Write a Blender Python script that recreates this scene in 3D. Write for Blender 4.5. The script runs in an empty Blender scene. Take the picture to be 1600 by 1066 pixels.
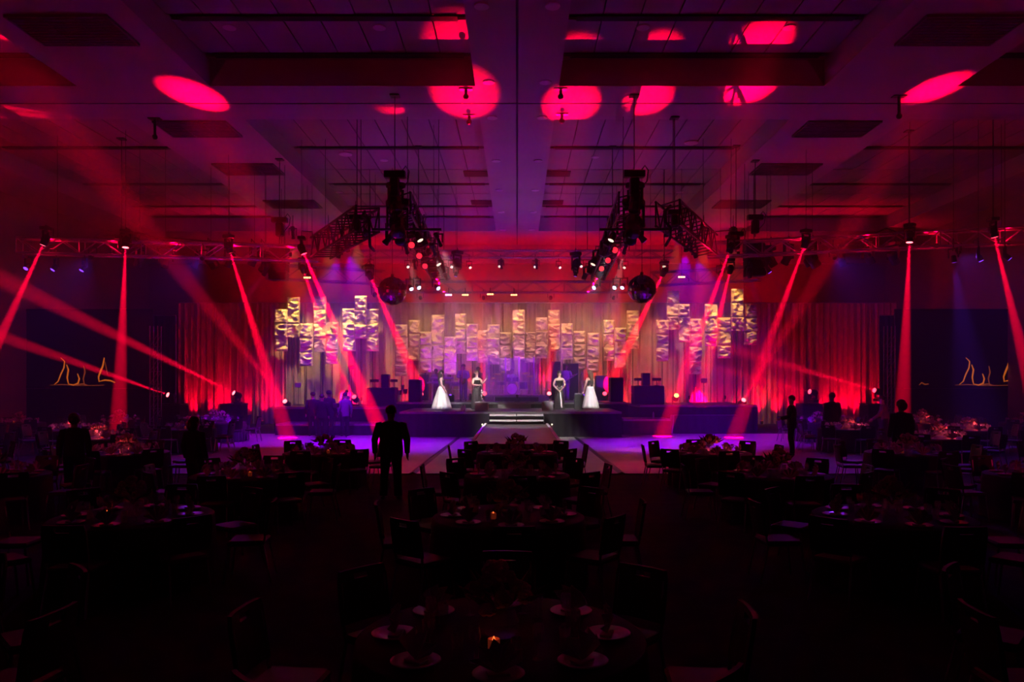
import bpy, math, random
from mathutils import Vector, Matrix, noise

# ------------------------------------------------------------------ camera, world, exposure
S = bpy.context.scene
COL = S.collection
R = math.radians
CAMZ, F, CX, CY = 2.32, 1200.0, 808.0, 597.0
cam = bpy.data.objects.new('camera', bpy.data.cameras.new('camera'))
COL.objects.link(cam)
cam.location = (0, 0, CAMZ)
cam.rotation_euler = (math.pi / 2, 0, 0)
cam.data.sensor_width = 36
cam.data.lens = 36 * F / 1600
cam.data.shift_x = -8 / 1600
cam.data.shift_y = 64 / 1600
cam.data.clip_end = 200
S.camera = cam
S.view_settings.view_transform = 'Standard'
S.view_settings.look = 'None'
S.view_settings.gamma = 1
S.view_settings.use_curve_mapping = False
S.view_settings.exposure = 0.0
S.cycles.volume_bounces = 0
S.cycles.max_bounces = 4
S.cycles.diffuse_bounces = 2
S.cycles.glossy_bounces = 2
S.cycles.transparent_max_bounces = 12
S.cycles.caustics_reflective = False
S.cycles.caustics_refractive = False
W = bpy.data.worlds.new('dark_room')
S.world = W
W.use_nodes = True
W.node_tree.nodes['Background'].inputs[0].default_value = (0.5, 0.05, 0.3, 1)
W.node_tree.nodes['Background'].inputs[1].default_value = 0.0
HAZE = 0.0095          # thin stage haze through the whole room
_hz = W.node_tree.nodes.new('ShaderNodeVolumeScatter')
_hz.inputs['Density'].default_value = HAZE
_hz.inputs['Anisotropy'].default_value = 0.0
W.node_tree.links.new(_hz.outputs[0], W.node_tree.nodes['World Output'].inputs['Volume'])

# light levels (W)
BEAM_DOWN, BEAM_UP, BEAM_BACK = 620000, 250000, 800000
RED = (1.0, 0.0, 0.03)
BLUE = (0.16, 0.03, 1.0)
PURPLE = (0.34, 0.0, 1.0)
WARM = (1.0, 0.66, 0.22)
WHITE = (1.0, 0.93, 0.9)


def X(px, Y): return (px - CX) / F * Y
def Z(py, Y): return CAMZ + (CY - py) / F * Y
def P(px, py, Y): return Vector((X(px, Y), Y, Z(py, Y)))


def aim(o, d, up='Y'):
    o.rotation_euler = Vector(d).to_track_quat('-Z', up).to_euler()


def light(kind, pos, target, power, col, parent=None, **kw):
    l = bpy.data.lights.new('lamp_light', kind)
    l.energy = power
    l.color = col
    for k, v in kw.items():
        setattr(l, k, v)
    o = bpy.data.objects.new('lamp_light', l)
    COL.objects.link(o)
    o.location = pos
    aim(o, Vector(target) - Vector(pos))
    if parent is not None:
        o.parent = parent
        o.matrix_parent_inverse = parent.matrix_world.inverted() if False else Matrix.Translation(-parent.location)
    return o


def spot(pos, target, power, col, deg, blend=0.6, parent=None, rad=0.06):
    return light('SPOT', pos, target, power, col, parent, spot_size=R(deg), spot_blend=blend, shadow_soft_size=rad)


def beam(pos, target, power, col, size=0.1, spread=5.5, parent=None):
    return light('SPOT', pos, target, power, col, parent, spot_size=R(spread), spot_blend=0.45, shadow_soft_size=size)


# ------------------------------------------------------------------ materials
def mat(name, col, rough=0.6, metal=0.0, var=0.12, scale=8.0, emit=None, strength=0.0, bump=0.0, spec=0.4):
    m = bpy.data.materials.new(name)
    m.use_nodes = True
    nt = m.node_tree
    b = nt.nodes['Principled BSDF']
    b.inputs['Roughness'].default_value = rough
    b.inputs['Metallic'].default_value = metal
    b.inputs['Specular IOR Level'].default_value = spec
    tc = nt.nodes.new('ShaderNodeTexCoord')
    nz = nt.nodes.new('ShaderNodeTexNoise')
    nz.inputs['Scale'].default_value = scale
    nt.links.new(tc.outputs['Object'], nz.inputs['Vector'])
    rp = nt.nodes.new('ShaderNodeValToRGB')
    rp.color_ramp.elements[0].position = 0.3
    rp.color_ramp.elements[1].position = 0.7
    rp.color_ramp.elements[0].color = tuple(c * (1 - var) for c in col) + (1,)
    rp.color_ramp.elements[1].color = tuple(min(1, c * (1 + var)) for c in col) + (1,)
    nt.links.new(nz.outputs['Fac'], rp.inputs['Fac'])
    nt.links.new(rp.outputs['Color'], b.inputs['Base Color'])
    if bump:
        bp = nt.nodes.new('ShaderNodeBump')
        bp.inputs['Strength'].default_value = bump
        nt.links.new(nz.outputs['Fac'], bp.inputs['Height'])
        nt.links.new(bp.outputs['Normal'], b.inputs['Normal'])
    if emit:
        b.inputs['Emission Color'].default_value = emit + (1,)
        b.inputs['Emission Strength'].default_value = strength
    return m


M = dict(
    carpet=mat('carpet', (0.06, 0.05, 0.05), 0.95, scale=3, var=0.4, spec=0.1),
    dance=mat('dance_floor_wood', (0.46, 0.42, 0.4), 0.34, scale=1.2, var=0.12),
    ceil=mat('ceiling_paint', (0.55, 0.52, 0.5), 0.9, scale=0.6, var=0.05),
    tile=mat('ceiling_tile', (0.42, 0.4, 0.38), 0.95, scale=30, var=0.1),
    dark=mat('dark_void', (0.012, 0.012, 0.012), 0.9),
    wall=mat('wall_paint', (0.4, 0.32, 0.28), 0.85, scale=0.7, var=0.08),
    drape=mat('drape_cloth', (0.5, 0.39, 0.31), 0.85, scale=2.0, var=0.1),
    blackcloth=mat('black_velour', (0.03, 0.028, 0.032), 0.85, scale=5, var=0.3),
    skirt=mat('stage_skirt_cloth', (0.022, 0.02, 0.025), 0.7, scale=5, var=0.2),
    deck=mat('stage_deck', (0.13, 0.12, 0.13), 0.35, scale=3, var=0.2),
    grey=mat('grey_paint', (0.32, 0.31, 0.33), 0.55),
    white=mat('white_tape', (0.9, 0.89, 0.9), 0.5, var=0.04),
    alu=mat('aluminium', (0.5, 0.5, 0.52), 0.35, 0.85),
    truss=mat('truss_metal', (0.34, 0.33, 0.34), 0.45, 0.3),
    black=mat('black_metal', (0.02, 0.02, 0.022), 0.45, 0.2),
    plastic=mat('black_plastic', (0.03, 0.03, 0.033), 0.5),
    cable=mat('cable_rubber', (0.015, 0.015, 0.016), 0.6),
    panel=mat('crumpled_foil_panel', (0.82, 0.72, 0.52), 0.42, 0.15, scale=6, var=0.1),
    cloth=mat('dark_tablecloth', (0.05, 0.04, 0.05), 0.8, scale=6, var=0.2),
    chairfab=mat('chair_pad', (0.035, 0.03, 0.034), 0.5, scale=20, var=0.2),
    china=mat('white_china', (0.75, 0.73, 0.72), 0.2, var=0.03),
    linen=mat('pale_linen', (0.78, 0.76, 0.78), 0.8, var=0.06),
    petal=mat('pale_petal', (0.62, 0.4, 0.36), 0.7, scale=12, var=0.25),
    leaf=mat('leaf', (0.14, 0.1, 0.07), 0.6, scale=12, var=0.3),
    skin=mat('skin_light', (0.72, 0.5, 0.4), 0.55, var=0.05),
    skin2=mat('skin_dark', (0.2, 0.12, 0.09), 0.55, var=0.05),
    hair=mat('dark_hair', (0.03, 0.02, 0.018), 0.4, scale=40, var=0.3),
    hair2=mat('brown_hair', (0.16, 0.09, 0.05), 0.45, scale=40, var=0.3),
    suit=mat('black_suit', (0.012, 0.011, 0.013), 0.8, scale=20, var=0.2),
    blue=mat('dusky_shirt', (0.2, 0.19, 0.26), 0.7),
    gown=mat('silver_satin', (0.85, 0.86, 0.84), 0.3, 0.1, scale=4, var=0.05),
    lace=mat('dark_lace', (0.05, 0.045, 0.05), 0.4, scale=30, var=0.6),
    fur=mat('white_ruffle', (0.9, 0.88, 0.88), 0.8, var=0.05),
    brass=mat('brass', (0.8, 0.6, 0.25), 0.25, 1.0),
    drum=mat('drum_shell', (0.18, 0.12, 0.3), 0.25, 0.2),
    head=mat('drum_head', (0.7, 0.7, 0.75), 0.5),
    eye=mat('eye', (0.02, 0.015, 0.015), 0.2),
    lip=mat('lips', (0.45, 0.1, 0.1), 0.4),
    mirror=mat('mirror_tile', (0.22, 0.22, 0.23), 0.05, 1.0, var=0.02),
    screen=mat('projection_screen', (0.03, 0.03, 0.033), 0.6, emit=(0.05, 0.012, 0.03), strength=0.02),
    flame=mat('screen_flame', (0.3, 0.1, 0.02), 0.6, emit=(1.0, 0.2, 0.012), strength=0.55),
    flame2=mat('screen_flame_dim', (0.3, 0.1, 0.02), 0.6, emit=(0.7, 0.12, 0.02), strength=0.28),
    lensred=mat('lens_red', (0.5, 0.02, 0.02), 0.2, emit=(1.0, 0.02, 0.05), strength=1.7),
    lenshot=mat('lens_hot', (0.9, 0.3, 0.3), 0.2, emit=(1.0, 0.35, 0.3), strength=6.0),
    lensyel=mat('lens_amber', (0.9, 0.6, 0.2), 0.2, emit=(1.0, 0.5, 0.05), strength=7.0),
    lensblue=mat('lens_violet', (0.2, 0.05, 0.8), 0.2, emit=(0.2, 0.04, 1.0), strength=3.0),
    lenscold=mat('lens_cold', (0.7, 0.8, 1.0), 0.2, emit=(0.45, 0.55, 1.0), strength=7.0),
    lenswhite=mat('lens_white', (0.9, 0.9, 0.7), 0.2, emit=(1.0, 0.9, 0.6), strength=1.6),
    lensoff=mat('lens_dark', (0.03, 0.03, 0.035), 0.1),
    strip=mat('strip_light', (0.9, 0.6, 0.3), 0.3, emit=(1.0, 0.55, 0.2), strength=3.5),
    candle=mat('candle_flame', (0.9, 0.5, 0.2), 0.4, emit=(1.0, 0.16, 0.03), strength=1.8),
    wax=mat('votive_glass', (0.5, 0.15, 0.1), 0.2, emit=(1.0, 0.1, 0.04), strength=0.06),
    sign=mat('pale_board', (0.85, 0.6, 0.6), 0.6),
)


def glassy(name, tint, amount):
    m = bpy.data.materials.new(name)
    m.use_nodes = True
    nt = m.node_tree
    nt.nodes.clear()
    o = nt.nodes.new('ShaderNodeOutputMaterial')
    t = nt.nodes.new('ShaderNodeBsdfTransparent')
    g = nt.nodes.new('ShaderNodeBsdfGlossy')
    g.inputs['Roughness'].default_value = 0.12
    g.inputs['Color'].default_value = tint + (1,)
    d = nt.nodes.new('ShaderNodeBsdfDiffuse')
    d.inputs['Color'].default_value = tint + (1,)
    a = nt.nodes.new('ShaderNodeMixShader')
    a.inputs[0].default_value = 0.35
    nt.links.new(g.outputs[0], a.inputs[1])
    nt.links.new(d.outputs[0], a.inputs[2])
    x = nt.nodes.new('ShaderNodeMixShader')
    x.inputs[0].default_value = amount
    nt.links.new(t.outputs[0], x.inputs[1])
    nt.links.new(a.outputs[0], x.inputs[2])
    nt.links.new(x.outputs[0], o.inputs['Surface'])
    return m


def glow_lens(name, col, strength):
    m = bpy.data.materials.new(name)
    m.use_nodes = True
    nt = m.node_tree
    nt.nodes.clear()
    o = nt.nodes.new('ShaderNodeOutputMaterial')
    t = nt.nodes.new('ShaderNodeBsdfTransparent')
    e = nt.nodes.new('ShaderNodeEmission')
    e.inputs['Color'].default_value = col + (1,)
    e.inputs['Strength'].default_value = strength
    a = nt.nodes.new('ShaderNodeAddShader')
    nt.links.new(t.outputs[0], a.inputs[0])
    nt.links.new(e.outputs[0], a.inputs[1])
    nt.links.new(a.outputs[0], o.inputs['Surface'])
    return m


M['clearred'] = glow_lens('lit_lens_red', (1.0, 0.04, 0.08), 3.0)
M['clearhot'] = glow_lens('lit_lens_hot', (1.0, 0.13, 0.15), 3.2)
M['clearamber'] = glow_lens('lit_lens_amber', (1.0, 0.45, 0.06), 4.0)
M['glass'] = glassy('drinking_glass', (0.9, 0.88, 0.95), 0.3)
M['acrylic'] = glassy('acrylic_sheet', (0.85, 0.85, 0.95), 0.14)


# ------------------------------------------------------------------ mesh helpers
class MB:
    def __init__(s):
        s.v, s.f = [], []

    def add(s, vs, fs):
        n = len(s.v)
        s.v += [tuple(v) for v in vs]
        s.f += [tuple(i + n for i in f) for f in fs]
        return s

    def box(s, a, b, bev=0.0):
        x0, x1 = sorted((a[0], b[0])); y0, y1 = sorted((a[1], b[1])); z0, z1 = sorted((a[2], b[2]))
        if bev <= 0:
            vs = [(x, y, z) for x in (x0, x1) for y in (y0, y1) for z in (z0, z1)]
            return s.add(vs, [(0, 1, 3, 2), (4, 6, 7, 5), (0, 4, 5, 1), (2, 3, 7, 6), (0, 2, 6, 4), (1, 5, 7, 3)])
        c = bev
        ring = [(x0 + c, y0), (x1 - c, y0), (x1, y0 + c), (x1, y1 - c), (x1 - c, y1), (x0 + c, y1), (x0, y1 - c), (x0, y0 + c)]
        cx, cy = (x0 + x1) / 2, (y0 + y1) / 2
        def inset(p): return (cx + (p[0] - cx) * (1 - 2 * c / (x1 - x0)), cy + (p[1] - cy) * (1 - 2 * c / (y1 - y0)))
        rows = [[(*inset(p), z0) for p in ring], [(*p, z0 + c) for p in ring], [(*p, z1 - c) for p in ring], [(*inset(p), z1) for p in ring]]
        vs = [p for r in rows for p in r]
        fs = [tuple(range(7, -1, -1)), tuple(range(24, 32))]
        for k in range(3):
            for i in range(8):
                j = (i + 1) % 8
                fs.append((k * 8 + i, k * 8 + j, k * 8 + 8 + j, k * 8 + 8 + i))
        return s.add(vs, fs)

    def obox(s, mtx, a, b, bev=0.0):
        t = MB().box(a, b, bev)
        return s.add([mtx @ Vector(v) for v in t.v], t.f)

    def tube(s, pts, r, n=6, cap=True):
        pts = [Vector(p) for p in pts]
        rs = r if isinstance(r, (list, tuple)) else [r] * len(pts)
        base = len(s.v)
        prev = None
        for i, p in enumerate(pts):
            d = (pts[min(i + 1, len(pts) - 1)] - pts[max(i - 1, 0)]).normalized()
            if prev is None:
                u = d.orthogonal().normalized()
            else:
                u = (prev - d * prev.dot(d))
                u = u.normalized() if u.length > 1e-6 else d.orthogonal().normalized()
            prev = u
            w = d.cross(u)
            for k in range(n):
                a = 2 * math.pi * k / n
                s.v.append(tuple(p + (u * math.cos(a) + w * math.sin(a)) * rs[i]))
        for i in range(len(pts) - 1):
            for k in range(n):
                q = (k + 1) % n
                s.f.append((base + i * n + k, base + i * n + q, base + (i + 1) * n + q, base + (i + 1) * n + k))
        if cap:
            s.f.append(tuple(base + k for k in range(n - 1, -1, -1)))
            e = base + (len(pts) - 1) * n
            s.f.append(tuple(e + k for k in range(n)))
        return s

    def lathe(s, prof, n=16, mtx=None, wob=None, sx=1, sy=1, cap1=True, cap0=True):
        base = len(s.v)
        for j, (r, z) in enumerate(prof):
            for k in range(n):
                a = 2 * math.pi * k / n
                rr = r * (1 + (wob(a, j) if wob else 0))
                p = Vector((rr * math.cos(a) * sx, rr * math.sin(a) * sy, z))
                s.v.append(tuple(mtx @ p if mtx else p))
        for j in range(len(prof) - 1):
            for k in range(n):
                q = (k + 1) % n
                s.f.append((base + j * n + k, base + j * n + q, base + (j + 1) * n + q, base + (j + 1) * n + k))
        if cap0:
            s.f.append(tuple(base + k for k in range(n - 1, -1, -1)))
        e = base + (len(prof) - 1) * n
        if cap1:
            s.f.append(tuple(e + k for k in range(n)))
        return s

    def ball(s, c, r, n=10, m=6):
        r = r if isinstance(r, (tuple, list)) else (r, r, r)
        prof = [(max(0.02, math.sin(math.pi * j / m)), -math.cos(math.pi * j / m)) for j in range(m + 1)]
        mt = Matrix.Translation(c) @ Matrix.Diagonal((r[0], r[1], r[2], 1))
        return s.lathe(prof, n, mt)

    def mesh(s, name, m, smooth=False):
        me = bpy.data.meshes.new(name)
        me.from_pydata(s.v, [], s.f)
        if m is not None:
            me.materials.append(m)
        if smooth:
            me.polygons.foreach_set('use_smooth', [True] * len(me.polygons))
        me.update()
        return me


def link(name, me, parent=None, loc=(0, 0, 0), rot=(0, 0, 0), scale=None):
    o = bpy.data.objects.new(name, me)
    COL.objects.link(o)
    o.location = loc
    o.rotation_euler = rot
    if scale:
        o.scale = scale
    if parent is not None:
        o.parent = parent
    return o


def obj(name, mb, m, parent=None, loc=(0, 0, 0), rot=(0, 0, 0), smooth=False):
    return link(name, mb.mesh(name, m, smooth), parent, loc, rot)


def tag(o, label, cat, group=None):
    o['label'] = label
    o['category'] = cat
    if group:
        o['group'] = group
    return o


def thing(name, label, cat, loc=(0, 0, 0), rz=0.0, group=None):
    o = bpy.data.objects.new(name, None)
    COL.objects.link(o)
    o.empty_display_size = 0.2
    o.location = loc
    o.rotation_euler = (0, 0, rz)
    return tag(o, label, cat, group)


def struct(name, mb, m, parent=None):
    o = obj(name, mb, m, parent)
    if parent is None:
        o['kind'] = 'structure'
    return o


def kids(o):
    return [c for c in ALLKIDS.get(o.name, [])]


ALLKIDS = {}


def children_of(o):
    return list(o.children)


def dup(src, label, loc, rz=0.0, group=None, scale=None):
    r = src.copy()
    COL.objects.link(r)
    r.location = loc
    r.rotation_euler = (0, 0, rz)
    if scale:
        r.scale = (scale,) * 3
    r['label'] = label
    if group:
        r['group'] = group
    elif 'group' in r:
        del r['group']
    for ch, sub in TREE[src.name]:
        c = ch.copy()
        COL.objects.link(c)
        c.parent = r
        for g in sub:
            d = g.copy()
            COL.objects.link(d)
            d.parent = c
    return r


TREE = {}


def remember(src):
    TREE[src.name] = [(c, list(c.children)) for c in src.children]
    return src


ORD = ['first', 'second', 'third', 'fourth', 'fifth', 'sixth', 'seventh', 'eighth', 'ninth', 'tenth', 'eleventh', 'twelfth',
       'thirteenth', 'fourteenth', 'fifteenth', 'sixteenth', 'seventeenth', 'eighteenth', 'nineteenth', 'twentieth',
       'twenty-first', 'twenty-second', 'twenty-third', 'twenty-fourth', 'twenty-fifth', 'twenty-sixth', 'twenty-seventh',
       'twenty-eighth', 'twenty-ninth', 'thirtieth', 'thirty-first', 'thirty-second', 'thirty-third', 'thirty-fourth',
       'thirty-fifth', 'thirty-sixth', 'thirty-seventh', 'thirty-eighth', 'thirty-ninth', 'fortieth', 'forty-first',
       'forty-second', 'forty-third', 'forty-fourth', 'forty-fifth', 'forty-sixth', 'forty-seventh', 'forty-eighth']

# ------------------------------------------------------------------ room shell
SOF, REC, XW, YB = 10.80, 11.52, 23.0, 48.0
struct('floor', MB().box((-XW - .3, -3, -.2), (XW + .3, YB + .3, 0)), M['carpet'])
struct('wall_left', MB().box((-XW - .3, -3, 0), (-XW, YB, 12.2)), M['wall'])
struct('wall_right', MB().box((XW, -3, 0), (XW + .3, YB, 12.2)), M['wall'])
struct('wall_back', MB().box((-XW - .3, YB, 0), (XW + .3, YB + .3, 12.2)), M['wall'])
struct('wall_front', MB().box((-XW - .3, -3.3, 0), (XW + .3, -3, 12.2)), M['wall'])
struct('trim_1', MB().box((-XW, YB - 0.5, 9.68), (XW, YB - .001, SOF - .001)), M['ceil'])

cof_x = [(-20.4, -12.6), (-8.8, -1.2), (1.2, 8.8), (12.6, 20.4)]
cof_y = [(3.6, 22.0), (24.8, 43.2)]
xs = sorted({-XW - .3, XW + .3, *[v for c in cof_x for v in c]})
ys = sorted({-3.0, YB + .3, *[v for c in cof_y for v in c]})
cb = MB()
for i in range(len(xs) - 1):
    for j in range(len(ys) - 1):
        hole = any(abs(xs[i] - c[0]) < 1e-6 for c in cof_x) and any(abs(ys[j] - c[0]) < 1e-6 for c in cof_y)
        if not hole:
            cb.box((xs[i], ys[j], SOF), (xs[i + 1], ys[j + 1], 12.0))
cb.box((-XW - .3, -3, 12.0), (XW + .3, YB + .3, 12.2))
ceiling = struct('ceiling', cb, M['ceil'])
# seams in the cross soffit and shallow fascia lines
sm = MB()
sm.box((-20.4, 23.35, SOF - .012), (20.4, 23.40, SOF + .01))
sm.box((-.03, 0, SOF - .012), (.03, YB - .6, SOF + .01))
obj('ceiling_joint', sm, M['dark'], ceiling)
# coffer boards: rows of acoustic boards with dark slots between the rows
rows_far = [(24.85, 25.9), (26.0, 29.95), (30.25, 33.2), (33.28, 35.5), (35.8, 37.5), (37.58, 40.0), (40.3, 42.5), (42.78, 43.15)]
rows_near = [(14.0, 16.6), (16.9, 19.2), (19.5, 21.45), (21.7, 21.95)]
pm = {}
for cx0, cx1 in cof_x:
    wd = (cx1 - cx0) / 8
    for rows in (rows_far, rows_near):
        for y0, y1 in rows:
            for k in range(8):
                if rows is rows_near and y1 < 17.5:
                    continue
                if (y1 - y0) < 0.5 and k % 8:
                    continue
                ww = wd if (y1 - y0) > 0.5 else wd * 8
                key = (round(ww, 3), round(y1 - y0, 3))
                if key not in pm:
                    pm[key] = MB().box((0.02, 0, 0), (ww - 0.02, y1 - y0, 0.06)).mesh('ceiling_board', M['tile'])
                link('ceiling_board', pm[key], ceiling, (cx0 + k * wd, y0, REC))
bk = MB()
for c in cof_x:
    for d in cof_y:
        bk.box((c[0], d[0], REC + .2), (c[1], d[1], REC + .24))
obj('ceiling_backing', bk, M['dark'], ceiling)
# rails at slot lips
lip = MB()
for c in cof_x:
    for y in (30.1, 35.65, 40.15, 42.64, 19.35, 21.57):
        lip.box((c[0] + .3, y - .13, REC - .05), (c[1] - .3, y + .13, REC - .012))
obj('linear_diffuser', lip, M['dark'], ceiling)

# ceiling vents in the long soffits
M['vent'] = mat('vent_metal', (0.16, 0.15, 0.15), 0.7)
vb = MB().box((-1.15, 0, -.05), (1.15, 1.45, -.02))
vent0 = thing('ceiling_vent', '', 'vent', (0, 0, SOF))
obj('backing', vb, M['vent'], vent0)
fr = MB()
for a, b in (((-1.2, -.05, -.07), (1.2, 0, 0)), ((-1.2, 1.45, -.07), (1.2, 1.5, 0)), ((-1.2, -.05, -.07), (-1.15, 1.5, 0)), ((1.15, -.05, -.07), (1.2, 1.5, 0)), ((-.4, 0, -.07), (-.36, 1.45, -.02)), ((.36, 0, -.07), (.4, 1.45, -.02))):
    fr.box(a, b)
obj('frame', fr, M['vent'], vent0)
slat = MB().box((-1.15, 0, -.075), (1.15, .03, -.05)).mesh('slat', M['vent'])
for k in range(9):
    link('slat', slat, vent0, (0, .08 + .155 * k, 0))
remember(vent0)
first = True
for side, xx in (('left', -10.65), ('right', 10.65)):
    for k, y in enumerate((17.75, 24.95, 29.8, 35.8)):
        lb = 'dark slatted ceiling vent in the %s long soffit, %s row from the camera' % (side, ORD[k])
        if first:
            vent0['label'] = lb
            vent0.location = (xx, y, SOF)
            first = False
        else:
            dup(vent0, lb, (xx, y, SOF))
# small square vents near the centre soffit
for side, sx in (('left', -1), ('right', 1)):
    for k, (y, l) in enumerate(((33.4, .9), (38.8, .9))):
        o = obj('return_grille', MB().box((sx * 1.25, y, REC - .04), (sx * 2.35, y + l, REC - .001), 0.01), M['dark'])
        tag(o, 'small dark return grille in the coffer %s of the centre soffit, %s from the camera' % (side, ORD[k]), 'vent')
# downlights
dl0 = thing('ceiling_downlight', '', 'light', (0, 0, SOF))
obj('trim_ring', MB().lathe([(.11, -.001), (.17, -.001), (.17, -.03), (.12, -.035)], 16), M['white'], dl0)
obj('lens', MB().lathe([(.005, -.03), (.11, -.03), (.11, -.005), (.005, -.005)], 12), M['lensoff'], dl0)
remember(dl0)
k = 0
spots = [(sx * .8, y, SOF, 'on the centre soffit, %s side, %s from the camera' % (n, ORD[i]))
         for i, y in enumerate((17.3, 21.7, 24.6, 29.4, 33.9, 38.3, 42.7)) for sx, n in ((-1, 'left'), (1, 'right'))]
for i, (px, py) in enumerate(((590, 35), (355, 38), (1245, 27), (1010, 27))):
    yy = F * (REC - CAMZ) / (CY - py)
    spots.append((X(px, yy), min(max(yy, 19.9), 21.3) if True else yy, REC, 'in the near coffer, %s' % ('left of centre', 'far left', 'far right', 'right of centre')[i]))
for i, (px, py) in enumerate(((540, 240), (1080, 222), (530, 300), (1062, 300), (600, 250), (930, 245))):
    yy = F * (REC - CAMZ) / (CY - py)
    spots.append((X(px, yy), yy, REC, 'in the far coffer, ' + ('left middle', 'right middle', 'left deep', 'right deep', 'left inner', 'right inner')[i]))
for i, (x, y, z, t) in enumerate(spots):
    if i == 0:
        dl0['label'] = 'round recessed downlight ' + t
        dl0.location = (x, y, z)
    else:
        dup(dl0, 'round recessed downlight ' + t, (x, y, z), scale=1.6 if 'middle' in t else None)

# dance floor and joints
df = struct('floor_dance', MB().box((-12.6, 19.2, 0.001), (12.6, 34.0, 0.03)), M['dance'])
for sx in (-1, 1):
    o = obj('cable_ramp', MB().add([(sx * 2.62 - .09, 19.25, .03), (sx * 2.62 + .09, 19.25, .03), (sx * 2.62, 19.25, .06), (sx * 2.42 - .09, 31.6, .03), (sx * 2.42 + .09, 31.6, .03), (sx * 2.42, 31.6, .06)],
                                   [(0, 1, 2), (3, 5, 4), (0, 3, 4, 1), (1, 4, 5, 2), (2, 5, 3, 0)]), M['black'])
    tag(o, 'low black cable ramp across the dance floor, %s of the runway' % ('left' if sx < 0 else 'right'), 'cable ramp')

# ------------------------------------------------------------------ pipe and drape behind the stage
YD, ZD = 42.0, 6.66
edges = [280, 335, 395, 445, 475, 535, 600, 660, 720, 785, 840, 900, 955, 1020, 1085, 1150, 1215, 1280, 1345, 1400]
for i in range(len(edges) - 1):
    x0, x1 = X(edges[i], YD), X(edges[i + 1], YD)
    rnd = random.Random(i)
    w = x1 - x0
    n = 44
    t = thing('pipe_and_drape', '%s pleated beige stage drape panel from the left, floor to top rail' % ORD[i], 'drape', ((x0 + x1) / 2, YD, 0))
    ph = [rnd.uniform(0, 6.28) for _ in range(4)]
    fr_ = rnd.uniform(4.5, 7)
    vs, fs = [], []
    zs_ = [0.03, 1.6, 3.3, 5.0, 6.3, 6.62]
    for iz, z in enumerate(zs_):
        am = 0.10 - 0.05 * (z / 6.6)
        for kx in range(n + 1):
            u = kx / n
            y = am * (math.sin(u * 6.28 * fr_ + ph[0]) + .55 * math.sin(u * 6.28 * fr_ * 1.9 + ph[1] + z * .1) + .4 * math.sin(u * 6.28 * 2.3 + ph[2] + z * .2))
            vs.append((-w / 2 + .01 + u * (w - .02), y, z))
    for iz in range(len(zs_) - 1):
        for kx in range(n):
            a = iz * (n + 1) + kx
            fs.append((a, a + 1, a + n + 2, a + n + 1))
    nb = len(vs)
    vs += [(v[0], v[1] + .012, v[2]) for v in vs]
    fs += [tuple(reversed([q + nb for q in f])) for f in fs]
    obj('drape', MB().add(vs, fs), M['drape'], t, smooth=True)
    obj('top_pipe', MB().tube([(-w / 2, .02, ZD), (w / 2, .02, ZD)], .03), M['alu'], t)
    obj('upright', MB().tube([(-w / 2 + .05, .32, 0), (-w / 2 + .05, .32, ZD)], .03), M['alu'], t)
    obj('base_plate', MB().box((-w / 2 - .2 + .25, .12, 0), (-w / 2 + .45, .52, .02)), M['black'], t)

# ------------------------------------------------------------------ stage decks
def pleated_skirt(x0, x1, y, z0, z1, amp=.03, per=.35, seed=0):
    n = max(6, int(abs(x1 - x0) / per * 5))
    r_ = random.Random(seed)
    ph = r_.uniform(0, 6)
    vs, fs = [], []
    for iz, z in enumerate((z0, (z0 + z1) / 2, z1)):
        for k in range(n + 1):
            u = k / n
            xx = x0 + (x1 - x0) * u
            a = amp * (1 - .6 * iz / 2)
            vs.append((xx, y - .02 - a * (1 + math.sin(xx * 6.28 / per + ph + math.sin(xx * 2) * 1.2)), z))
    for iz in range(2):
        for k in range(n):
            a = iz * (n + 1) + k
            fs.append((a, a + 1, a + n + 2, a + n + 1))
    return MB().add(vs, fs)


def platform(name, label, x0, x1, y0, y1, z, seed=0, z0=0.0, front=None, skirt_mat='skirt'):
    t = thing(name, label, 'platform', ((x0 + x1) / 2, y0, z0))
    cx = (x0 + x1) / 2
    n = max(1, round((x1 - x0) / 2.4))
    w = (x1 - x0) / n
    for k in range(n):
        obj('deck_panel', MB().box((x0 - cx + k * w + .006, .0, z - z0 - .1), (x0 - cx + (k + 1) * w - .006, y1 - y0, z - z0), .012), M['deck'], t)
    obj('edge_trim', MB().box((x0 - cx, -.03, z - z0 - .09), (x1 - cx, -.002, z - z0 - .004)), M['alu'], t)
    obj('front_skirt', pleated_skirt(x0 - cx, x1 - cx, 0, .02, z - z0 - .1, seed=seed), M[skirt_mat], t, smooth=True)
    for sx, nm in ((x0, 'side_skirt'), (x1, 'side_skirt')):
        o = MB().box((sx - cx - .015, .0, .02), (sx - cx + .015, y1 - y0, z - z0 - .11))
        obj(nm, o, M[skirt_mat], t)
    lg = MB().tube([(0, 0, 0), (0, 0, z - z0 - .1)], .03).mesh('leg', M['alu'])
    for lx in (x0 - cx + .2, x1 - cx - .2):
        for ly in (.3, y1 - y0 - .3):
            link('leg', lg, t, (lx, ly, 0))
    return t


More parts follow.
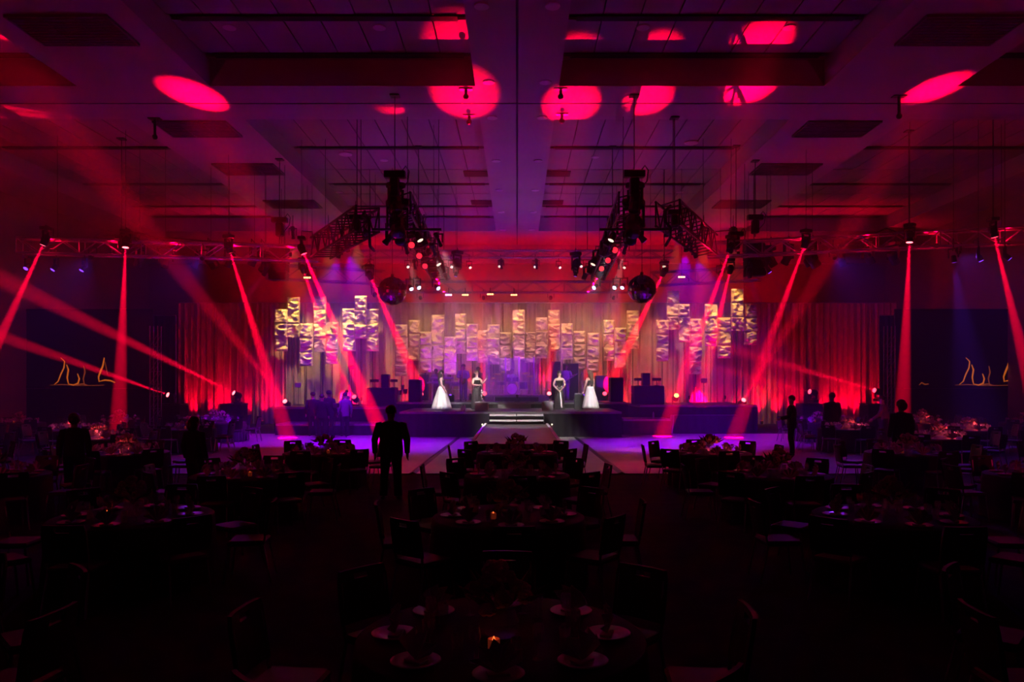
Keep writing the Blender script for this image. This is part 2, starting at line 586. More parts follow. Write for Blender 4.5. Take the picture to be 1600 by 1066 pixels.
ZS, ZT, ZR = 1.08, 1.36, 1.66
platform('main_stage', 'black skirted main stage where the four women stand, split by the steps', -4.9, 4.35, 32.0, 36.48, ZS, 1)
platform('upper_stage', 'raised second tier across the back of the main stage', -5.75, 5.25, 36.56, 41.75, ZT, 2)
platform('drum_riser', 'black drum riser at centre of the upper tier', X(757, 37.6), X(850, 37.6), 37.6, 40.7, ZR, 3, z0=ZT)
platform('side_platform', 'tall black side platform left of the main stage', -11.05, -5.8, 35.0, 39.5, 1.18, 4)
platform('side_platform', 'tall black side platform right of the main stage', 5.6, 10.95, 35.0, 39.5, 1.27, 5)
platform('low_platform', 'low black platform in front of the left side platform', -10.4, -5.0, 33.1, 34.9, .52, 6)
platform('low_platform', 'low black platform beside the right end of the main stage', 4.6, 6.65, 33.3, 34.9, .72, 7)
# runway
t = thing('runway', 'low grey runway with white edge strips leading to the stage steps', 'runway', (-.03, 31.87, 0))
for k in range(4):
    obj('deck_panel', MB().box((-1.27, -2.57 * (k + 1) + .005, .48), (1.27, -2.57 * k - .005, .58), .01), M['deck'], t)
for sx in (-1, 1):
    obj('edge_strip', MB().box((sx * 1.27 - .05, -10.28, .58), (sx * 1.27 + .05, 0, .61)), M['white'], t)
    obj('side_skirt', MB().box((sx * 1.25 - .01, -10.26, .03), (sx * 1.25 + .01, 0, .48)), M['skirt'], t)
obj('front_skirt', MB().box((-1.25, -10.3, .03), (1.25, -10.28, .48)), M['skirt'], t)
# steps
t = thing('stage_steps', 'black steps with bright white treads from the runway up to the stage', 'steps', (-.03, 31.43, .582))
for k, z in enumerate((.16, .38)):
    for sx in (-1, 1):
        tr = obj('tread', MB().box((sx * .01, .12 * k + .02, z - .04), (sx * 1.12, .12 * k + .3, z), .008), M['deck'], t)
        obj('white_nosing', MB().box((sx * .02, .12 * k + .0, z - .045), (sx * 1.1, .12 * k + .02, z + .035)), M['white'], tr)
for sx in (-1.14, 0, 1.14):
    obj('stringer', MB().add([(sx - .015, 0, 0), (sx - .015, .42, 0), (sx - .015, .42, .44), (sx - .015, .12, .44), (sx + .015, 0, 0), (sx + .015, .42, 0), (sx + .015, .42, .44), (sx + .015, .12, .44)],
                             [(0, 3, 2, 1), (4, 5, 6, 7), (0, 1, 5, 4), (1, 2, 6, 5), (2, 3, 7, 6), (3, 0, 4, 7)]), M['black'], t)
o = obj('step_block', MB().box((X(778, 36.1), 36.0, ZS + .001), (X(830, 36.1), 36.44, ZS + .2), .01), M['grey'])
tag(o, 'pale grey step block between main stage and upper tier', 'step')
# step lights at the runway corners
for sx, nm in ((-1.42, 'left'), (1.42, 'right')):
    t = thing('step_light', 'small bright lamp at the %s foot of the stage steps' % nm, 'light', (sx, 31.35, .031))
    obj('stem', MB().tube([(0, 0, 0), (0, 0, .5)], .03, 8), M['alu'], t)
    obj('lens', MB().ball((0, 0, .55), .035), M['lenswhite'], t)

# ------------------------------------------------------------------ crumpled scenic panels
random.seed(5)
tile_meshes = []
for v in range(7):
    n = 15
    vs, fs = [], []
    off = Vector((v * 13.7, v * 5.1, 3.3))
    for j in range(n + 1):
        for i in range(n + 1):
            u, w = i / n, j / n
            p = Vector((u * 1.1, w * 1.9, 0)) + off
            q = Vector((u * 2.2, w * 4.0, 4)) + off
            rdg = 1 - abs(noise.noise(p)) * 2.2
            rd2 = abs(noise.noise(q))
            d = .26 * rdg + .2 * rd2
            ed = min(u, 1 - u, w, 1 - w) * n
            d *= min(1, .25 + ed * .5)
            jx = .012 * noise.noise(q * 2 + Vector((9, 0, 0)))
            vs.append((u - .5 + jx, -d, w))
    for j in range(n):
        for i in range(n):
            a = j * (n + 1) + i
            fs.append((a, a + 1, a + n + 2, a + n + 1))
    nb = len(vs)
    vs += [(-.5, .03, 0), (.5, .03, 0), (.5, .03, 1), (-.5, .03, 1)]
    fs += [(nb, nb + 3, nb + 2, nb + 1),
           tuple(range(0, n + 1)) [::-1] + (nb, nb + 1), tuple(range(n * (n + 1), (n + 1) ** 2)) + (nb + 2, nb + 3),
           tuple(range(0, (n + 1) ** 2, n + 1)) + (nb + 3, nb), tuple(range(n, (n + 1) ** 2, n + 1))[::-1] + (nb + 1, nb + 2)]
    tile_meshes.append(MB().add(vs, fs).mesh('crumpled_tile', M['panel']))
cols = [  # x0, x1, ytop, ybottom
    (429, 449, 483, 549), (448, 469, 464, 527), (468, 489, 505, 572), (490, 510, 462, 550), (509, 529, 503, 569), (535, 556, 482, 549), (554, 573, 462, 529), (572, 592, 483, 549),
    (617, 637, 507, 588), (638, 656, 500, 564), (656, 675, 518, 582), (674, 694, 492, 583), (694, 713, 526, 586), (711, 729, 490, 553), (729, 747, 506, 564), (746, 763, 516, 567), (761, 781, 507, 570), (780, 799, 519, 580), (801, 820, 484, 563),
    (820, 837, 519, 567), (837, 856, 496, 560), (856, 875, 484, 549), (877, 895, 505, 562), (896, 916, 517, 578), (917, 936, 520, 582), (942, 960, 500, 564), (960, 979, 512, 576), (979, 999, 485, 545),
    (1025, 1045, 500, 565), (1042, 1062, 454, 515), (1060, 1078, 475, 535), (1077, 1097, 498, 585), (1101, 1121, 475, 541), (1121, 1142, 496, 560), (1142, 1162, 451, 517), (1163, 1183, 474, 539)]
for i, (a, b, y0, y1) in enumerate(cols):
    YP = 41.25 if i % 2 else 40.75
    base = ZT if -5.56 < X((a + b) / 2, YP) < 5.05 else 0
    grp = 'left' if i < 8 else ('centre' if i < 28 else 'right')
    ii = i if i < 8 else (i - 8 if i < 28 else i - 28)
    x = X((a + b) / 2, YP)
    t = thing('scenic_panel', '%s crumpled gold scenic column from the left in the %s cluster behind the stage' % (ORD[ii], grp), 'scenic panel', (x, YP, base))
    zt, zb = Z(y0, YP), Z(y1, YP)
    n = max(3, round((y1 - y0) / 21))
    wdt = (b - a) / F * YP
    hh = (zt - zb) / n
    rr = random.Random(i)
    for k in range(n):
        sc = (wdt * rr.uniform(.94, 1.0) * (-1 if rr.random() < .5 else 1), rr.uniform(.6, .85), hh * .985)
        link('crumpled_tile', tile_meshes[(i * 3 + k * 5 + rr.randrange(3)) % 7], t, (rr.uniform(-.02, .02), 0, zb - base + k * hh), (0, 0, 0), sc)
    obj('pole', MB().tube([(0, .06, 0), (0, .06, zt - base - .05)], .022), M['black'], t)
    obj('base_plate', MB().box((-.18, -.14, 0), (.18, .2, .02)), M['black'], t)


# ------------------------------------------------------------------ trusses
CHORDS = []


def ceil_z(x, y):
    if 9.4 < abs(x) < 11.9 and any(v - .06 <= y <= v + 1.56 for v in (17.75, 24.95, 29.8, 35.8)):
        return SOF - .085
    return -.012 + REC if any(c[0] < x < c[1] for c in cof_x) and any(d[0] < y < d[1] for d in cof_y) else SOF - .012


def truss(label, p0, p1, w=.5, bay=.7, m='truss', th=1.0):
    p0, p1 = Vector(p0), Vector(p1)
    d = p1 - p0
    L = d.length
    t = thing('lighting_truss', label, 'truss', p0, math.atan2(d.y, d.x))
    h = w / 2
    ch = MB().tube([(0, 0, 0), (L, 0, 0)], .03 * th, 6).mesh('chord', M[m])
    for sy in (-h, h):
        for sz in (-h, h):
            link('chord', ch, t, (0, sy, sz))
            nn = Vector((-d.y, d.x, 0)).normalized() * sy + Vector((0, 0, sz))
            CHORDS.append((p0 + nn, p1 + nn))
    for f in (.12, .88):
        q = p0 + d * f
        obj('hanging_chain', MB().tube([(L * f, 0, h), (L * f, 0, ceil_z(q.x, q.y) - p0.z)], .012, 5), M['black'], t)
    n = max(2, round(L / bay))
    b = L / n
    up = MB().tube([(0, 0, -h), (b, 0, h)], .018 * th, 5).mesh('brace', M[m])
    dn = MB().tube([(0, 0, h), (b, 0, -h)], .018 * th, 5).mesh('brace', M[m])
    fl = MB().tube([(0, -h, 0), (b, h, 0)], .018 * th, 5).mesh('brace', M[m])
    vt = MB().tube([(0, 0, -h), (0, 0, h)], .018 * th, 5).mesh('upright', M[m])
    for k in range(n):
        for sy in (-h, h):
            link('brace', up if k % 2 else dn, t, (k * b, sy, 0))
        link('brace', fl, t, (k * b, 0, h))
        link('brace', fl, t, (k * b, 0, -h))
        if k % 3 == 0:
            for sy in (-h, h):
                link('upright', vt, t, (k * b, sy, 0))
    return t


ZTR = 7.47
FLa, FLb = Vector((-18.4, 28.4, 7.35)), Vector((-7.8, 30.2, 7.5))
FRa, FRb = Vector((7.5, 30.2, 7.5)), Vector((18.6, 27.0, 7.45))
truss('long front truss over the left tables carrying red beam lamps', FLa, FLb, .55, .7, 'alu', 1.2)
truss('long front truss over the right tables carrying red beam lamps', FRa, FRb, .55, .7, 'alu', 1.2)
truss('short diagonal truss rising toward the camera, left of centre', (-4.75, 24.4, 7.5), (-7.6, 29.7, 7.5), .75, .55, 'black', 1.5)
truss('short diagonal truss rising toward the camera, right of centre', (4.7, 24.0, 7.6), (7.35, 29.7, 7.5), .75, .55, 'black', 1.5)
truss('long truss running upstage left of the centre line, crowded with lamps', (-3.45, 22.6, 7.6), (-3.85, 38.5, 7.6), .6, .7, 'black', 1.4)
truss('long truss running upstage right of the centre line, crowded with lamps', (3.3, 22.6, 7.6), (4.0, 38.5, 7.6), .6, .7, 'black', 1.4)
truss('high rear truss across the back wall', (-8.6, 40.0, 8.98), (8.2, 40.0, 8.98), .36)
truss('rear truss above the stage carrying the small strip lights', (-6.4, 36.0, 6.77), (6.5, 36.0, 6.77), .5)
truss('rear left truss above the left scenic cluster', (-10.9, 33.4, 7.12), (-6.15, 35.4, 7.05), .6)
truss('rear right truss above the right scenic cluster', (6.2, 35.4, 7.05), (10.6, 33.4, 7.12), .6)


# tower trusses by the screens
def tower(label, x, y, h):
    t = thing('truss_tower', label, 'truss', (x, y, 0))
    ch = MB().tube([(0, 0, .02), (0, 0, h)], .028, 6).mesh('chord', M['truss'])
    for a in (-.17, .17):
        for b in (-.17, .17):
            link('chord', ch, t, (a, b, 0))
    n = int(h / .55)
    br = MB().tube([(-.17, 0, 0), (.17, 0, .55)], .015, 5).mesh('brace', M['truss'])
    rg = MB().tube([(-.17, 0, 0), (.17, 0, 0)], .015, 5).mesh('rung', M['truss'])
    for k in range(n):
        for b in (-.17, .17):
            link('brace', br, t, (0, b, k * .55 + .02))
            link('rung', rg, t, (0, b, k * .55 + .03))
    obj('base_plate', MB().box((-.35, -.35, 0), (.35, .35, .02)), M['black'], t)


tower('upright truss tower beside the left projection screen', X(243, 34.1), 34.1, 4.8)
tower('upright truss tower beside the right projection screen', X(1390, 34.1), 34.1, 4.8)


# chain hoists
def hoist(label, px, py, y, s=1.0):
    p = P(px, py, y)
    top = SOF if not any(c[0] < p.x < c[1] for c in cof_x) or not any(d[0] < y < d[1] for d in cof_y) else REC
    t = thing('chain_hoist', label, 'hoist', p)
    obj('cross_bar', MB().box((-.3 * s, -.12, -.1 * s), (.3 * s, .12, .1 * s), .02), M['black'], t)
    obj('motor_body', MB().box((-.13 * s, -.14, -.62 * s), (.13 * s, .14, -.1 * s), .03), M['black'], t)
    obj('chain', MB().tube([(0, 0, .1 * s), (0, 0, top - p.z)], .016, 5), M['black'], t)
    obj('hook_chain', MB().tube([(0, 0, -.62 * s), (0, 0, -.74 * s)], .016, 5), M['black'], t)
    obj('cable_loop', MB().tube([(.2 * s, 0, .1 * s), (.3 * s, 0, .24 * s), (.4 * s, 0, .1 * s), (.36 * s, 0, -.2 * s), (.15 * s, 0, -.45 * s)], .02, 5), M['cable'], t)
    obj('ceiling_bracket', MB().box((-.14, -.14, top - p.z - .05), (.14, .14, top - p.z), .01), M['black'], t)


hoist('large chain hoist above the near end of the left upstage truss', 617, 273, 22.7, 1.05)
hoist('large chain hoist above the near end of the right upstage truss', 991, 272, 22.7, 1.05)
hoist('small chain hoist left of the diagonal truss, under the ceiling', 437, 344, 29.2)
hoist('small chain hoist right of the diagonal truss, high under the ceiling', 1180, 340, 29.4)
hoist('low chain hoist over the right front truss', 1150, 366, 29.9, .95)
hoist('chain hoist over the near end of the left diagonal truss', 558, 340, 24.9, .8)
hoist('chain hoist over the near end of the right diagonal truss', 1054, 332, 24.6, .8)
hoist('chain hoist halfway along the left upstage truss', 654, 342, 30, .7)
hoist('chain hoist halfway along the right upstage truss', 957, 342, 30, .7)
hoist('chain hoist at the left end of the left front truss', 190, 372, 29, .7)
hoist('chain hoist at the right end of the right front truss', 1420, 365, 28.1, .7)
# suspension rods to the rear truss
for i, px in enumerate((681, 930)):
    a = P(px, 296, 36)
    o = obj('suspension_rod', MB().tube([(a.x, 40.0, 9.16), (a.x, 40.0, REC)], .02, 5), M['black'])
    tag(o, 'thin black rod holding the high rear truss, %s of centre' % ('left' if i == 0 else 'right'), 'rod')
# rigging points under the soffits
for i, (px, py) in enumerate(((242, 185), (1405, 150), (733, 180), (878, 178), (728, 139), (876, 139))):
    y = F * (SOF - CAMZ) / (CY - py)
    t = thing('rigging_point', 'short black drop pole under the cross soffit, ' + ('far left', 'far right', 'just left of centre', 'just right of centre', 'left of centre at the near edge', 'right of centre at the near edge')[i], 'rigging', (X(px, y), max(y, 22.2), SOF))
    obj('plate', MB().box((-.2, -.1, -.03), (.2, .1, 0), .005), M['black'], t)
    obj('drop', MB().tube([(0, 0, -.03), (0, 0, -.55 if i < 2 else -.2)], .045, 6), M['black'], t)
    obj('clamp', MB().ball((0, 0, -.6 if i < 2 else -.22), .09), M['black'], t)
# cable swags along the diagonal trusses and front trusses
for i, (nm, pts) in enumerate((
        ('black cable loop hanging from the left diagonal truss end', [Vector((-4.9, 24.7, 7.8)), P(566, 338, 24.3), P(576, 342, 24.3), P(577, 365, 24.4), P(578, 385, 24.8), P(585, 392, 25.5)]),
        ('black cable loop hanging from the right diagonal truss end', [Vector((4.85, 24.3, 7.9)), P(1040, 330, 23.9), P(1039, 346, 23.9), P(1048, 356, 24), P(1047, 372, 24.1), P(1040, 384, 24.6)]),
        ('bundle of black cable heaped on the right front truss', [P(1310, 384, 28.9), P(1355, 371, 28.7), P(1385, 358, 28.5), P(1405, 366, 28.4), P(1440, 364, 28.1), P(1500, 360, 27.8)]),
        ('bundle of black cable heaped on the left front truss', [P(150, 371, 29.3), P(195, 368, 29.4), P(215, 364, 29.4), P(235, 371, 29.5), P(320, 378, 29.8), P(400, 383, 30.2)]))):
    o = obj('cable_bundle', MB().tube(pts, .05 if i < 2 else .06, 6), M['cable'], smooth=True)
    tag(o, nm, 'cable')

# ------------------------------------------------------------------ lamp fixtures
HEADM = {}


def head_mesh(kind, s):
    key = (kind, s)
    if key not in HEADM:
        # head axis along -Z (lens at z=0 facing -Z)
        if kind == 'moving':
            prof = [(.125, .0), (.135, .03), (.13, .16), (.15, .2), (.15, .34), (.1, .42), (.02, .43)]
        elif kind == 'par':
            prof = [(.1, .0), (.105, .02), (.1, .2), (.07, .27), (.02, .28)]
        else:
            prof = [(.09, .0), (.095, .02), (.075, .1), (.075, .4), (.11, .44), (.11, .62), (.03, .66)]
        HEADM[key] = MB().lathe([(r * s, z * s) for r, z in prof], 14, cap0=False).mesh('head', M['black'], False)
    return HEADM[key]


def hook(t, top):
    best = None
    for a, b in CHORDS:
        ab = b - a
        u = max(0, min(1, (top - a).dot(ab) / ab.length_squared))
        q = a + ab * u
        dd = (q - top).length + (1.0 if q.z < top.z - .15 else 0)
        if best is None or dd < best[0]:
            best = (dd, q)
    z0 = top.z - t.location.z
    if best[0] < 2.0:
        up = -1 if best[1].z > top.z + .2 else 1
        q = best[1] - t.location
        ze = q.z + up * .05
        zm = max(ze - .12, z0 + .01) if up < 0 else max(ze + .12, z0 + .06)
        pts = [(0, 0, z0 - .02), (0, 0, zm), (q.x, q.y, zm), (q.x, q.y, ze)]
        if abs(q.z - z0) < .22 and math.hypot(q.x, q.y) > .25:
            obj('safety_cable', MB().tube([(0, 0, z0 - .02), (0, 0, ceil_z(top.x, top.y) - t.location.z)], .01, 4), M['black'], t)
        obj('hook_clamp', MB().tube(pts, .022, 5), M['black'], t)
    else:
        obj('drop_pipe', MB().tube([(0, 0, z0 - .02), (0, 0, ceil_z(top.x, top.y) - t.location.z)], .022, 5), M['black'], t)


def fixture(name, label, pos, target, lens='lensred', hang=True, s=1.0, kind='moving', cat='stage light', base_z=None, lamp=None):
    """pos: centre of the lens; target: where it points."""
    pos, target = Vector(pos), Vector(target)
    d = (target - pos).normalized()
    az = math.atan2(d.x, -d.y) if (abs(d.x) + abs(d.y)) > 1e-3 else 0
    piv = pos - d * .24 * s
    sg = 1 if hang else -1
    hgt = .34 * s
    bz = piv.z + sg * hgt
    t = thing(name, label, cat, (piv.x, piv.y, bz))
    hd = link('head', head_mesh(kind, s), t, (pos - t.location))
    hd.rotation_euler = d.to_track_quat('-Z', 'Y').to_euler()
    rl = {'moving': .115, 'par': .092, 'profile': .082}[kind] * s
    obj('lens', MB().lathe([(.004, -.012 * s), (rl * .7, -.009 * s), (rl, .0), (rl, .012), (.004, .012)], 14), M[lens], hd)
    q = Matrix.Rotation(az, 4, 'Z')
    yk = MB()
    yk.obox(q, (-.2 * s, -.04 * s, -sg * .07 * s), (.2 * s, .04 * s, -sg * .02 * s))
    for sx in (-1, 1):
        yk.obox(q, (sx * .17 * s, -.04 * s, -sg * .02 * s), (sx * .2 * s, .04 * s, -sg * .4 * s))
    obj('yoke', yk, M['black'], t)
    if kind == 'moving':
        bs = MB()
        bs.obox(q, (-.19 * s, -.15 * s, 0), (.19 * s, .15 * s, sg * .13 * s), .02 * s)
        obj('base', bs, M['black'], t)
    if hang:
        hook(t, Vector((t.location.x, t.location.y, t.location.z + .13 * s * (kind == 'moving'))))
    return t


# down beams from the trusses
down = [  # lens pixel, depth, target pixel+depth, lens, label
    ((67, 383, 28.2), (-2, 532, 27.5), 'front-left truss, outermost'),
    ((196, 387, 28.5), (186, 640, 27.0), 'front-left truss, second from its outer end'),
    ((360, 395, 29.2), (436, 640, 31.0), 'front-left truss, near its inner end'),
    ((475, 397, 29.6), (603, 692, 29.5), 'inner corner of the left front truss, longest beam'),
    ((475, 425, 33.0), (520, 560, 38.5), 'rear left truss, beside a violet lamp'),
    ((580, 435, 33.4), (628, 545, 37.5), 'rear left truss, beside the left mirror ball'),
    ((680, 432, 35.2), (738, 540, 38.0), 'far end of the left upstage truss'),
    ((934, 433, 35.2), (868, 540, 38.0), 'far end of the right upstage truss'),
    ((1035, 430, 33.4), (980, 545, 37.5), 'rear right truss, beside the right mirror ball'),
    ((1139, 395, 29.6), (1050, 640, 31.8), 'inner corner of the right front truss'),
    ((1140, 426, 33.0), (1108, 560, 38.5), 'rear right truss, beside a violet lamp'),
    ((1256, 387, 28.6), (1163, 640, 31.0), 'front-right truss, near its inner end'),
    ((1421, 379, 27.6), (1410, 645, 26.5), 'front-right truss, second from its outer end'),
    ((1554, 371, 26.6), (1612, 610, 26.0), 'front-right truss, outermost')]
strong = {0: 1.0, 1: 1.0, 2: 1.5, 3: 3.0, 4: 1.2, 5: 2.0, 6: 2.0, 7: 1.8, 8: 2.0, 9: 1.5, 10: 1.1, 11: 1.1, 12: .95, 13: .85}
for i, (a, b, lb) in enumerate(down):
    if i in (0, 1, 2, 3, 9, 11, 12, 13):
        a = (a[0], a[1], a[2] - .5)
    pa, pb = P(*a), P(*b)
    t = fixture('moving_head', 'hanging lamp throwing a red beam down, ' + lb, pa, pb, 'clearhot' if i in (0, 1, 4, 10, 12) else 'clearred', True, .95)
    d = (pb - pa).normalized()
    beam(pa - d * .36, pb, BEAM_DOWN * strong[i], RED, .03, 5.2, t)

# up beams from floor lamps
up = [
    ((262, 617, 35.0), (-20, 518, 29), 'on the outer left plinth', .8, 4.6),
    ((365, 614, 35.0), (-20, 425, 28), 'on the inner left plinth', 1.0, 4.8),
    ((445, 627, 36.0), (20, 100, None), 'on the left end of the left side platform', 1.5, 5.0),
    ((553, 620, 36.0), (305, 150, None), 'on the left side platform beside the cabinets', 1.3, 6.0),
    ((658, 616, 39.0), (607, 152, None), 'on the upper tier beside the left speaker', 1.0, 5.0),
    ((757, 615, 39.4), (727, 150, None), 'beside the drum riser on its left', 1.2, 6.6),
    ((858, 615, 39.4), (892, 165, None), 'beside the drum riser on its right', 1.2, 6.0),
    ((945, 615, 39.0), (1012, 155, None), 'on the upper tier beside the right speaker', 1.1, 5.0),
    ((1057, 618, 36.0), (1168, 138, None), 'with an amber lens on the right side platform', 1.4, 6.0),
    ((1162, 625, 36.0), (1460, 140, None), 'on the right end of the right side platform', 1.7, 5.2),
    ((1265, 612, 35.0), (1080, 566, 33.2), 'on the inner right plinth', .5, 4.2),
    ((1366, 610, 35.0), (1080, 527, 32), 'on the outer right plinth', .7, 4.6)]
for i, (a, b, lb, k, sp) in enumerate(up):
    pa = P(*a)
    pb = P(b[0], b[1], b[2] or F * (SOF - CAMZ) / (CY - b[1]))
    lens = 'clearamber' if i == 8 else ('clearhot' if i < 3 or i in (6, 9) else 'clearred')
    t = fixture('floor_moving_head', 'floor lamp throwing a red beam upward, ' + lb, pa, pb, lens, False, .95)
    d = (pb - pa).normalized()
    beam(pa - d * .36, pb, (BEAM_UP if b[2] is None else BEAM_BACK) * k, RED, .03, sp, t).data.spot_blend = .9
# plinths under the outer floor lamps, low risers under the rest
for i, (px, w, lb) in enumerate(((262, .95, 'outer plinth left of the drapes'), (365, .95, 'inner plinth left of the stage'), (1265, .95, 'inner plinth right of the stage'), (1366, .95, 'outer plinth right of the stage'))):
    yy = 35.0
    zt = Z(629, yy) - .05
    xx = X(px, yy) + (.25 if i == 0 else 0)
    t = thing('lamp_plinth', 'black cloth covered lamp stand, ' + lb, 'plinth', (xx, yy, 0))
    obj('cover', MB().box((-w / 2, -.4, .01), (w / 2, .5, zt - .06), .03), M['blackcloth'], t)
    obj('top_board', MB().box((-w / 2 - .02, -.42, zt - .06), (w / 2 + .02, .52, zt), .01), M['plastic'], t)

# violet / blue wash fixtures
blue = [
    ((40, 420, 28.6), (0, 470, 27.5), 'front-left truss, outermost of three', 26, 60),
    ((82, 422, 28.7), (30, 480, 27.8), 'front-left truss, middle of three', 26, 130),
    ((127, 423, 28.8), (80, 485, 28), 'front-left truss, innermost of three', 26, 130),
    ((411, 430, 31), (360, 500, 31.5), 'beside the left speaker column', 24, 260),
    ((487, 433, 33.2), (470, 560, 38.5), 'rear left truss above the scenic cluster', 24, 700),
    ((585, 462, 34.2), (560, 520, 38), 'rear left truss, under the mirror ball', 24, 300),
    ((1126, 430, 33.2), (1130, 560, 38.5), 'rear right truss above the scenic cluster', 24, 500),
    ((1172, 434, 31), (1200, 520, 32), 'beside the right speaker column', 24, 260),
    ((1203, 426, 30.2), (1240, 480, 30), 'front-right truss, inner', 24, 160),
    ((1018, 462, 34.2), (1050, 520, 38), 'rear right truss, under the mirror ball', 24, 260),
    ((1491, 410, 27), (1515, 580, 27.5), 'front-right truss, brightest of three', 22, 5200),
    ((1533, 408, 26.8), (1570, 480, 26.5), 'front-right truss, middle of three', 22, 130),
    ((1578, 405, 26.5), (1640, 455, 26), 'front-right truss, outermost of three', 22, 110)]
for a, b, lb, deg, pw in blue:
    pa, pb = P(*a), P(*b)
    pw *= 1 if pw > 3000 else (2.2 if a[1] < 429 else 1.6)
    t = fixture('wash_light', 'violet wash lamp hanging from the ' + lb if not lb.startswith('beside') else 'violet wash lamp hanging ' + lb, pa, pb, 'lensblue', True, .9, 'par')
    spot(pa + (pb - pa).normalized() * .03, pb, pw, BLUE, deg, .8, t)
# cold white-violet key lamps on the rear truss washing the stage
keys = [((643, 452), (720, 600), 'outer of the left pair'), ((655, 450), (770, 600), 'inner of the left pair'), ((685, 451), (800, 560), 'alone right of the left pair'),
        ((928, 450), (800, 560), 'alone left of the right pair'), ((960, 450), (840, 600), 'inner of the right pair'), ((972, 450), (890, 600), 'outer of the right pair')]
for a, b, lb in keys:
    pa, pb = P(a[0], a[1], 35.2), P(b[0], b[1], 38.6)
    t = fixture('wash_light', 'bright cold wash lamp under the rear truss, ' + lb, pa, pa + (Vector((0, 0, CAMZ)) - pa).normalized() * .8 + (pb - pa).normalized() * .6, 'lenscold', True, 1.0, 'par')
    spot(pa + Vector((0, -.05, -.05)), pb, 1500, PURPLE, 46, .9, t)

# small par cans under the high rear truss (white point toward the camera)
for i, px in enumerate((580, 638, 667, 690, 706, 735, 780, 836, 875, 908, 930, 975, 1037)):
    y = 40.0
    pa = Vector((X(px, y), y - .1, Z(417 + (i % 3), y)))
    fixture('par_can', '%s small par can from the left under the high rear truss' % ORD[i], pa, pa + Vector((random.uniform(-.6, .6), -1, -.9)), 'lenswhite' if i not in (2, 3, 10) else 'lensoff', True, .8, 'par')
# profile lamps: two big ones on the rear truss
for i, (px, py) in enumerate(((717, 408), (897, 410))):
    pa = P(px, py + 12, 38)
    fixture('moving_head', 'large dark moving head before the rear truss, %s of centre' % ('left' if i == 0 else 'right'), pa, pa + Vector((.3 - .6 * i, -.3, -1)), 'lensoff', True, 1.3)
    pb = P(712 if i == 0 else 899, 432, 36.2)
    t = fixture('wash_light', 'dim violet lamp on the rear truss, %s of centre' % ('left' if i == 0 else 'right'), pb, pb + Vector((-.1, .1, -1)), 'lensblue', True, .8, 'par')
    spot(pb + Vector((0, 0, -.04)), pb + Vector((-.3 if i == 0 else .4, .3, -2)), 150, BLUE, 20, .8, t)
# crowded upstage trusses
for side, sx, xs_ in (('left', -1, -3.5), ('right', 1, 3.4)):
    big = [(22.75, 7.62, 1.6), (23.0, 6.98, 2.1), (24.3, 7.0, 1.7)]
    for k, (y, z, s) in enumerate(big):
        pa = Vector((xs_ + sx * (.05 + .15 * (k == 2)), y, z - .25))
        fixture('moving_head', 'large dark lamp at the near end of the %s upstage truss, %s from the top' % (side, ORD[k]), pa, pa + Vector((-sx * .2, -.25 - .3 * k, -1)), 'lensoff', True, s * .78)
    pa = P(*((601, 381, 24.0) if sx < 0 else (1007, 377, 24.0)))
    t = fixture('profile_spot', 'violet lit profile spot under the near end of the %s upstage truss' % side, pa, pa + Vector((sx * .55, .2, -.6)), 'lensblue', True, 1.2, 'profile')
    spot(pa + Vector((sx * .03, 0, -.03)), pa + Vector((sx * .8, .2, -.6)), 90, BLUE, 30, .8, t)
    lens_px = ((643, 383, 27), (655, 400, 29.5), (664, 416, 32)) if sx < 0 else ((961, 391, 28), (950, 407, 30.5), (940, 420, 33))
    for k, q in enumerate(lens_px):
        pa = P(*q)
        fixture('moving_head', 'red glowing lamp facing the camera on the %s upstage truss, %s from the top' % (side, ORD[k]), pa, Vector((pa.x * .7, 12, pa.z - 2.4)), 'lensred', True, .95)
    for k, y in enumerate((25.4, 26.3, 28.4, 30.6, 33.2, 35)):
        pa = Vector((xs_ - sx * (.38 if k % 2 else .3), y, 7.0))
        fixture('par_can', '%s dark lamp along the %s upstage truss, counted from the near end' % (ORD[k], side), pa, pa + Vector((-sx * .5, -.2, -1)), 'lensoff' if k % 3 else 'lenswhite', True, 1.1, 'par')
    # side outriggers
    o = obj('outrigger_bar', MB().tube([(xs_ - .9, 23.3, 6.95), (xs_ + 1.2, 23.3, 6.95)], .04, 6), M['black'])
    tag(o, 'black horizontal bar across the near end of the %s upstage truss' % side, 'bar')
# lamps hanging below the front trusses (dark)
for side, arr in (('left', ((215, 412, 28.8), (257, 413, 29), (302, 415, 29.1), (338, 415, 29.3), (355, 413, 29.4), (392, 411, 29.7), (408, 420, 29.8))),
                  ('right', ((1210, 412, 29.2), (1225, 409, 29.1), (1265, 412, 28.8), (1277, 413, 28.6), (1318, 412, 28.3), (1362, 408, 28), (1400, 408, 27.7)))):
    for k, q in enumerate(arr):
        pa = P(q[0], q[1] + 4, q[2] + 1.1)
        fixture('par_can', '%s dark lamp hanging below the %s front truss, from the left' % (ORD[k], side), pa, pa + Vector((random.uniform(-.7, .7), random.uniform(-.5, .5), -1)), 'lensoff', True, 1.5 if k % 2 else 1.2, 'par' if k % 3 else 'moving')
# red truss warmers inside the long front trusses
for side, a, b in (('left', FLa, FLb), ('right', FRa, FRb)):
    for k in range(5):
        p = a.lerp(b, .1 + .2 * k) + Vector((0, 0, -.26))
        t = thing('truss_warmer', '%s small red warmer lamp inside the %s front truss, from the left' % (ORD[k], side), 'light', p)
        obj('body', MB().lathe([(.05, 0), (.06, .02), (.06, .16), (.05, .17)], 10), M['black'], t)
        obj('lens', MB().lathe([(.004, .165), (.045, .165), (.045, .175), (.004, .178)], 10), M['lensred'], t)
        light('POINT', p + Vector((0, -.02, .3)), p, 26, (1, 0, .03), t, shadow_soft_size=.04)
